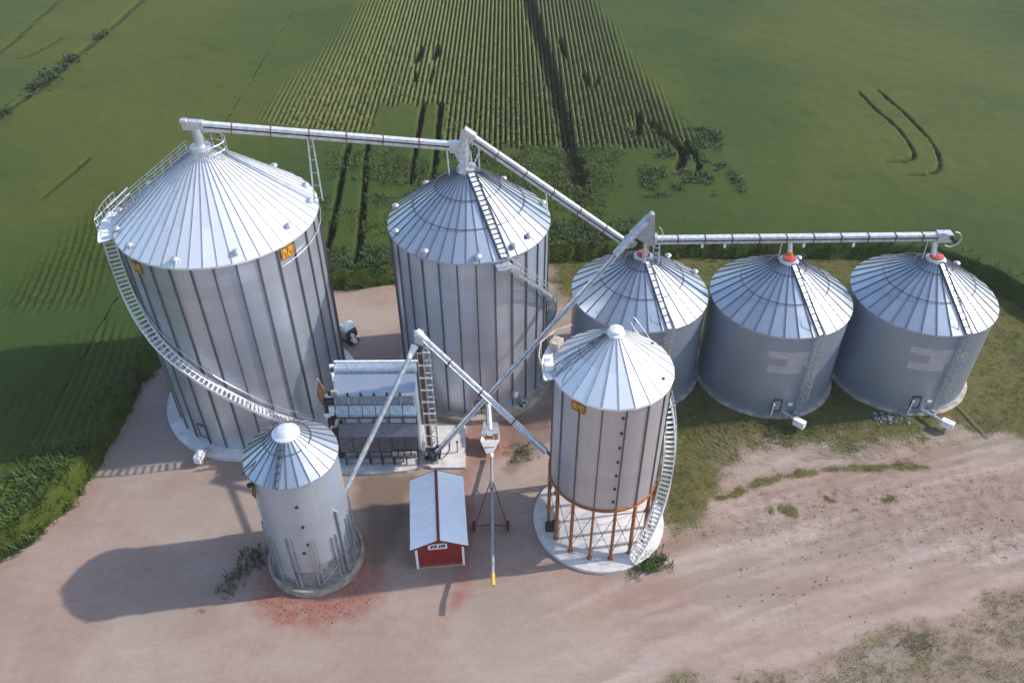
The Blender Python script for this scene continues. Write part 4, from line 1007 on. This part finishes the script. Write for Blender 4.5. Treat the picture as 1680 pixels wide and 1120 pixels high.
c = mix(nt, ramp(nt, n1, .36, .64), (.034, .062, .008), (.072, .086, .011))
c = mix(nt, math_(nt, 'MULTIPLY', ramp(nt, n2, .45, .7), .3), c, (.026, .048, .007))
c = mix(nt, math_(nt, 'MULTIPLY', attr(nt, 'rows'), .85), c, mix(nt, ramp(nt, n2, .35, .7), (.115, .14, .036), (.17, .18, .062)))
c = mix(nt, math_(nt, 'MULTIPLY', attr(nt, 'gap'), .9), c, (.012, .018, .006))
c = mix(nt, math_(nt, 'MULTIPLY', ramp(nt, n3, .45, .75), .35), c, (.022, .036, .006))
inp(nt, b, 'Base Color', c); b.inputs['Roughness'].default_value = .8; b.inputs['Specular IOR Level'].default_value = .15
bump(nt, b, math_(nt, 'ADD', n3, math_(nt, 'MULTIPLY', n2, .6)), .5, .3)
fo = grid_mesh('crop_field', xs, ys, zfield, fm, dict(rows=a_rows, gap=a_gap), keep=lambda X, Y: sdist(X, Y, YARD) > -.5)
tag(fo, 'green crop field all round the yard, with sown rows showing beyond the silos', 'crop', kind='stuff')

# ---------------------------------------------------------------- scattered leaves (stuff)
def blades(name, pts, hmin, hmax, wd, per, mat, label, cat, spread=.25, lean=.6, parent=None, droop=.35):
    """pts: (n,3). every plant gets `per` bent blades"""
    P = np.repeat(np.asarray(pts, float), per, 0); n = len(P)
    a = rng.random(n) * 2 * np.pi; h = hmin + (hmax - hmin) * rng.random(n); r_ = rng.random(n) * spread
    b2 = rng.random(n) * 2 * np.pi
    base = P + np.stack([np.cos(b2) * r_, np.sin(b2) * r_, 0 * a], -1)
    dx = np.stack([np.cos(a), np.sin(a), 0 * a], -1); sd_ = np.stack([-np.sin(a), np.cos(a), 0 * a], -1); up = np.array([0, 0, 1.])
    ln = lean * (.3 + rng.random(n))[:, None] * h[:, None]
    w_ = (wd * (.6 + .8 * rng.random(n)))[:, None]
    p1 = base + dx * ln * .4 + up * (h * .65)[:, None]; p2 = base + dx * ln + up * (h * (1 - droop * rng.random(n)))[:, None]
    V = np.stack([base - sd_ * w_ * .4, base + sd_ * w_ * .4, p1 + sd_ * w_, p1 - sd_ * w_, p2], 1).reshape(-1, 3)
    i = np.arange(n)[:, None] * 5
    tri = np.concatenate([i + [0, 1, 2], i + [0, 2, 3], i + [3, 2, 4]], 0)
    me = bpy.data.meshes.new(name); me.vertices.add(len(V)); me.vertices.foreach_set('co', V.ravel().astype(np.float32))
    me.loops.add(tri.size); me.loops.foreach_set('vertex_index', tri.ravel().astype(np.int32)); me.polygons.add(len(tri)); me.polygons.foreach_set('loop_start', np.arange(0, tri.size, 3, dtype=np.int32))
    me.update(calc_edges=True); me.materials.append(mat)
    o = bpy.data.objects.new(name, me); col.objects.link(o)
    if parent: o.parent = parent
    elif label: tag(o, label, cat, kind='stuff')
    return o
def sample(n, x0_, x1_, y0_, y1_, f):
    X = x0_ + (x1_ - x0_) * rng.random(n); Y = y0_ + (y1_ - y0_) * rng.random(n); k_ = rng.random(n) < f(X, Y); return X[k_], Y[k_]
# tall plants along the field edge
edge = lambda X, Y: sstep(-.7, 0, sdist(X, Y, YARD)) * sstep(7, 1.0, sdist(X, Y, YARD)) * (.35 + .65 * sstep(.4, .6, fbm(X, Y, 2, 71)))
X, Y = sample(26000, -62, -34, 30, 78, lambda X, Y: edge(X, Y) * sstep(-30, -36, X) * np.where(Y > 50, .35 * sstep(3.5, .5, sdist(X, Y, YARD)), 1))
Z = np.maximum(zfield(X, Y) - .35, 0)
blades('field_edge_plants', np.stack([X, Y, Z], -1), .5, 1.2, .045, 5, M['leaf'], 'tall green plants fringing the field at the left edge of the yard', 'plants', .3, .7)
X, Y = sample(26000, -36, 60, 70, 92, lambda X, Y: edge(X, Y) * np.where(X > 16, .25 * sstep(2.5, .5, sdist(X, Y, YARD)), 1))
Z = np.maximum(zfield(X, Y) - .3, 0)
blades('field_edge_plants', np.stack([X, Y, Z], -1), .5, 1.1, .05, 4, M['leaf_dark'], 'dark leafy fringe of the field behind the silos and squat bins', 'plants', .3, .7)
# brush between the rows and the silos
def brush(X, Y): 
    P = [(-24, 76), (-25, 105), (-14, 108), (6, 107), (14, 107), (16, 104), (13, 92), (11, 81.5), (4, 81)]
    return sstep(1, -3, sdist(X, Y, P) + 4 * (fbm(X, Y, 5, 81) - .5)) * sstep(.42, .62, fbm(X, Y, 3.5, 82) + .10 * (X > 0) + .05)
X, Y = sample(22000, -26, 17, 75, 109, brush)
Z = zfield(X, Y) - .4 + .9 * fbm(X, Y, 4, 83) * rng.random(len(X))
o = blades('brush', np.stack([X, Y, Z], -1), .2, .5, .05, 5, M['brush_leaf'], 'rough leafy brush between the crop rows and the centre silo', 'brush', .5, .8)
X, Y = sample(5000, 17, 30, 92, 112, lambda X, Y: .5 * sstep(.5, .65, fbm(X, Y, 2, 84)))
blades('brush', np.stack([X, Y, zfield(X, Y) - .2], -1), .3, .8, .06, 4, M['leaf_dark'], 'dark scrub at the ragged right-hand end of the crop rows', 'brush', .4, .8)
X, Y = sample(34000, -40, 28, 104, 150, lambda X, Y: (rows_mask(X, Y) > .4) * (np.abs(((X / SW) % 1) - .5) * 2 < .4) * sstep(155, 110, Y))
blades('row_leaves', np.stack([X, Y, zfield(X, Y) - .12], -1), .12, .35, .05, 3, M['row_leaf'], 'loose leaves along the crests of the sown crop rows', 'crop', .12, .9)
# short grass and weeds in the yard
X, Y = sample(60000, 3, 56, 40, 80, lambda X, Y: (m_grass(X, Y) > .45) * (.35 + .65 * sstep(.4, .6, fbm(X, Y, 1.5, 91))) * (np.minimum.reduce([np.hypot(X - a, Y - b_) - r_ for a, b_, r_ in ((11.85, 61.9, 6.6), (24.7, 61, 6.7), (37.9, 61.25, 6.7), (6.98, 42.93, 5.35), (-3.63, 61.7, 7.8))]) > 0))
blades('grass', np.stack([X, Y, X * 0 - .02], -1), .05, .2, .012, 4, M['leaf'], 'short rough grass round the squat bins', 'grass', .2, .8)
X, Y = sample(30000, 8, 56, 24, 47, lambda X, Y: m_weed(X, Y) * .55 + .03 * m_rut(X, Y))
blades('dry_weeds', np.stack([X, Y, X * 0 - .02], -1), .05, .22, .014, 4, M['leaf_dry'], 'sparse dry weeds on the bare dirt at lower right', 'weeds', .2, .9)
# straw litter
def litter(name, n, cx, cy, sx, sy, ang, label, mat='straw', L=1.0, z=.03):
    m_ = MB()
    for i in range(n):
        x = cx + random.gauss(0, sx); y = cy + random.gauss(0, sy); a = R(ang) + random.gauss(0, .45); l = L * random.uniform(.3, 1.1)
        p = Vector((x, y, z + random.random() * .08)); q_ = p + Vector((math.cos(a) * l, math.sin(a) * l, random.uniform(-.03, .05))); md = (p + q_) / 2 + Vector((random.gauss(0, .06), random.gauss(0, .06), .02))
        m_.beam(p, md, .022, .015); m_.beam(md, q_, .022, .015)
    return tag(m_.build(name, M[mat]), label, 'litter', kind='stuff')
litter('straw_litter', 170, 19.3, 51.2, 1.6, 1.6, 115, 'pale flattened stalks on the grass left of the middle squat bin outlet')
litter('straw_litter', 260, 31.5, 50.2, 4.5, 1.1, 165, 'pale straw strewn on the dirt below the two right-hand bins')
m = MB()
for i in range(90):
    x = 34.9 + random.gauss(0, .75); y = 54.55 + random.gauss(0, .35); s_ = random.uniform(.06, .24)
    m.box((x, y, s_ * .2), (s_, s_ * random.uniform(.6, 1), s_ * .6), random.random() * 3, random.random(), random.random())
tag(m.build('rubble', M['stone']), 'grey broken stones heaped at the foot of the rightmost squat bin', 'rubble', kind='stuff')
m = MB()
for i in range(260):
    a = random.uniform(195, 330); r_ = random.uniform(3.9, 5.8); p = pol(r_, a); s_ = random.uniform(.03, .09)
    m.box((-15.0 + p.x, 39.0 + p.y, s_ * .25), (s_, s_ * .8, s_ * .6), random.random() * 3, random.random(), random.random())
tag(m.build('rubble', plain('red_rubble', (.34, .16, .12), .9, 0, .3, 2)), 'reddish rubble scattered round the base of the narrow front bin', 'rubble', kind='stuff')
m = MB()
for i in range(420):
    x = random.uniform(13, 50); y = random.uniform(27, 46); s_ = random.uniform(.02, .08)
    if random.random() < .8: y = random.choice((36.3, 38.6, 41.6, 43.2)) + .2 * (x - 20) + random.gauss(0, .4); x += random.choice((0, 3, 9)) * .3
    m.box((x, y, s_ * .2), (s_ * 1.4, s_, s_ * .6), random.random() * 3, random.random(), random.random())
tag(m.build('clods', plain('soil_clod', (.19, .14, .11), .95, 0, .3, 2)), 'dark soil clods dotted over the rutted dirt on the right', 'soil', kind='stuff')

# weed clumps and a bare bush that stand alone
def clump(name, label, cat, x, y, n, sx, sy, h0, h1, mat, wd=.03, per=6, rot=0, twig=True):
    t = thing(name, label, cat, (x, y, 0)); P = rng.normal(size=(n, 2)) * [sx, sy]; c_, s_ = math.cos(rot), math.sin(rot)
    P = np.stack([P[:, 0] * c_ - P[:, 1] * s_, P[:, 0] * s_ + P[:, 1] * c_, np.full(n, -.03)], -1)
    blades('foliage', P, h0, h1, wd, per, mat, None, None, .2, .8, parent=t)
    if twig:
        m_ = MB()
        for p in P[::3]:
            q_ = Vector(p); d_ = Vector((random.gauss(0, .5), random.gauss(0, .5), random.uniform(.4, 1)))
            m_.tube(q_, q_ + d_ * h1 * 1.1, .018, 4, .006)
        m_.build('stem', M['twig'], t)
    return t
clump('weed_clump', 'dark straggly weeds on the dirt left of the narrow front bin', 'weed', -21.0, 38.4, 90, .5, 1.5, .2, .6, M['leaf_dark'], .03, 5, R(-28))
clump('weed_clump', 'green weed tuft against the edge of the round white pad', 'weed', 10.7, 38.5, 120, .8, .5, .2, .55, M['leaf'], .03, 6, R(30), False)
clump('weed_clump', 'green weeds on brown soil between the centre silo and stilted tank', 'weed', .6, 50.2, 70, .8, .5, .15, .4, M['leaf_dry'], .03, 5, R(50), False)
clump('weed_clump', 'low weeds just below the middle squat bin outlet', 'weed', 24.0, 52.4, 110, 1.0, .7, .15, .35, M['leaf'], .025, 5, 0, False)
bb = thing('bare_bush', 'leafless twiggy bush on the dirt near the lower right corner', 'bush', (29.0, 31.6, 0))
m = MB()
def branch(p, d_, l, r_, k_):
    q_ = p + d_ * l; m.tube(p, q_, r_, 5, r_ * .65)
    if k_ == 0: return
    for _ in range(3): branch(q_, (d_ + Vector((random.gauss(0, .55), random.gauss(0, .55), random.gauss(-.05, .35)))).normalized(), l * random.uniform(.6, .85), r_ * .62, k_ - 1)
for _ in range(13): branch(Vector((random.gauss(0, 1.0), random.gauss(0, .5), 0)), Vector((random.gauss(0, .7), random.gauss(0, .7), .55)).normalized(), .5, .022, 3)
m.build('twigs', M['twig'], bb)
# creek shrubs top left
for i, (x, y, s_) in enumerate(((-77.9, 108, 1.1), (-76.9, 117, 1.5), (-76.7, 119.5, .8), (-75.6, 128, 1.4), (-75.4, 131.5, 1.7), (-75.6, 135, .9), (-75.4, 140, 1.3), (-74.8, 152, 1.0))):
    z = 1.2; lab = ['lowest', 'second', 'third', 'fourth', 'fifth', 'sixth', 'seventh', 'topmost'][i]
    t = thing('shrub', '%s of eight dark shrubs counted up the ditch at upper left' % lab, 'shrub', (x, y, z), 0, 'shrubs along the ditch at upper left')
    P = rng.normal(size=(70, 3)) * [.5 * s_, .9 * s_, .35 * s_] + [0, 0, .6 * s_]
    blades('crown', P, .3, .7, .12, 5, M['leaf_dark'], None, None, .3, .9, parent=t)
    m = MB()
    for k_ in range(4): m.tube((0, 0, -.6), (random.gauss(0, .5 * s_), random.gauss(0, .7 * s_), .9 * s_), .05, 5, .02)
    m.build('trunk', M['twig'], t)

hz = MB().box((0, 0, 0), (1, 1, 1)).build('haze', bpy.data.materials.new('haze_air')); hz['kind'] = 'stuff'; hz['label'] = 'thin pale haze in the air over the fields'; hz['category'] = 'haze'
hz.scale = (5200, 4600, 58); hz.location = (0, 1900, 26.5)
hm = hz.data.materials[0]; hm.use_nodes = True; hm.node_tree.nodes.clear()
ho = hm.node_tree.nodes.new('ShaderNodeOutputMaterial'); hv = hm.node_tree.nodes.new('ShaderNodeVolumePrincipled')
hv.inputs['Color'].default_value = (1, .97, .92, 1); hv.inputs['Density'].default_value = .0002; hm.node_tree.links.new(hv.outputs[0], ho.inputs['Volume'])
# ---------------------------------------------------------------- light, sky, camera
AZ = 8.5; EL = 37.3     # sun to the right and a little beyond
s = bpy.data.lights.new('sun', 'SUN'); s.energy = 2.6; s.angle = R(.9); s.color = (1, .92, .83)
so = bpy.data.objects.new('sun', s); col.objects.link(so)
sv = Vector((math.cos(R(EL)) * math.cos(R(AZ)), math.cos(R(EL)) * math.sin(R(AZ)), math.sin(R(EL))))
so.rotation_euler = sv.to_track_quat('Z', 'Y').to_euler(); so.location = sv * 80
w = bpy.data.worlds.new('World'); scene.world = w; w.use_nodes = True; nt = w.node_tree
sky = nt.nodes.new('ShaderNodeTexSky'); sky.sky_type = 'NISHITA'; sky.sun_disc = False
sky.sun_elevation = R(EL); sky.sun_rotation = R(90 - AZ); sky.air_density = 1.0; sky.dust_density = 1.0; sky.ozone_density = 1.0
bg = nt.nodes['Background']; nt.links.new(sky.outputs[0], bg.inputs[0]); bg.inputs[1].default_value = .15

cam = bpy.data.cameras.new('camera'); co_ = bpy.data.objects.new('camera', cam); col.objects.link(co_)
cam.sensor_fit = 'HORIZONTAL'; cam.sensor_width = 36; cam.lens = 1350 / 1680 * 36; cam.clip_start = .5; cam.clip_end = 8000
pit, roll = .689, -.0066
fw = Vector((0, math.cos(pit), -math.sin(pit))); r0 = Vector((1, 0, 0)); u0 = r0.cross(fw)
rr = r0 * math.cos(roll) + u0 * math.sin(roll); uu = -r0 * math.sin(roll) + u0 * math.cos(roll)
mt = Matrix((rr, uu, -fw)).transposed().to_4x4(); mt.translation = Vector((0, 0, 54.33)); co_.matrix_world = mt
scene.camera = co_
scene.view_settings.view_transform = 'Standard'; scene.view_settings.look = 'None'
scene.view_settings.exposure = .84; scene.view_settings.gamma = 1
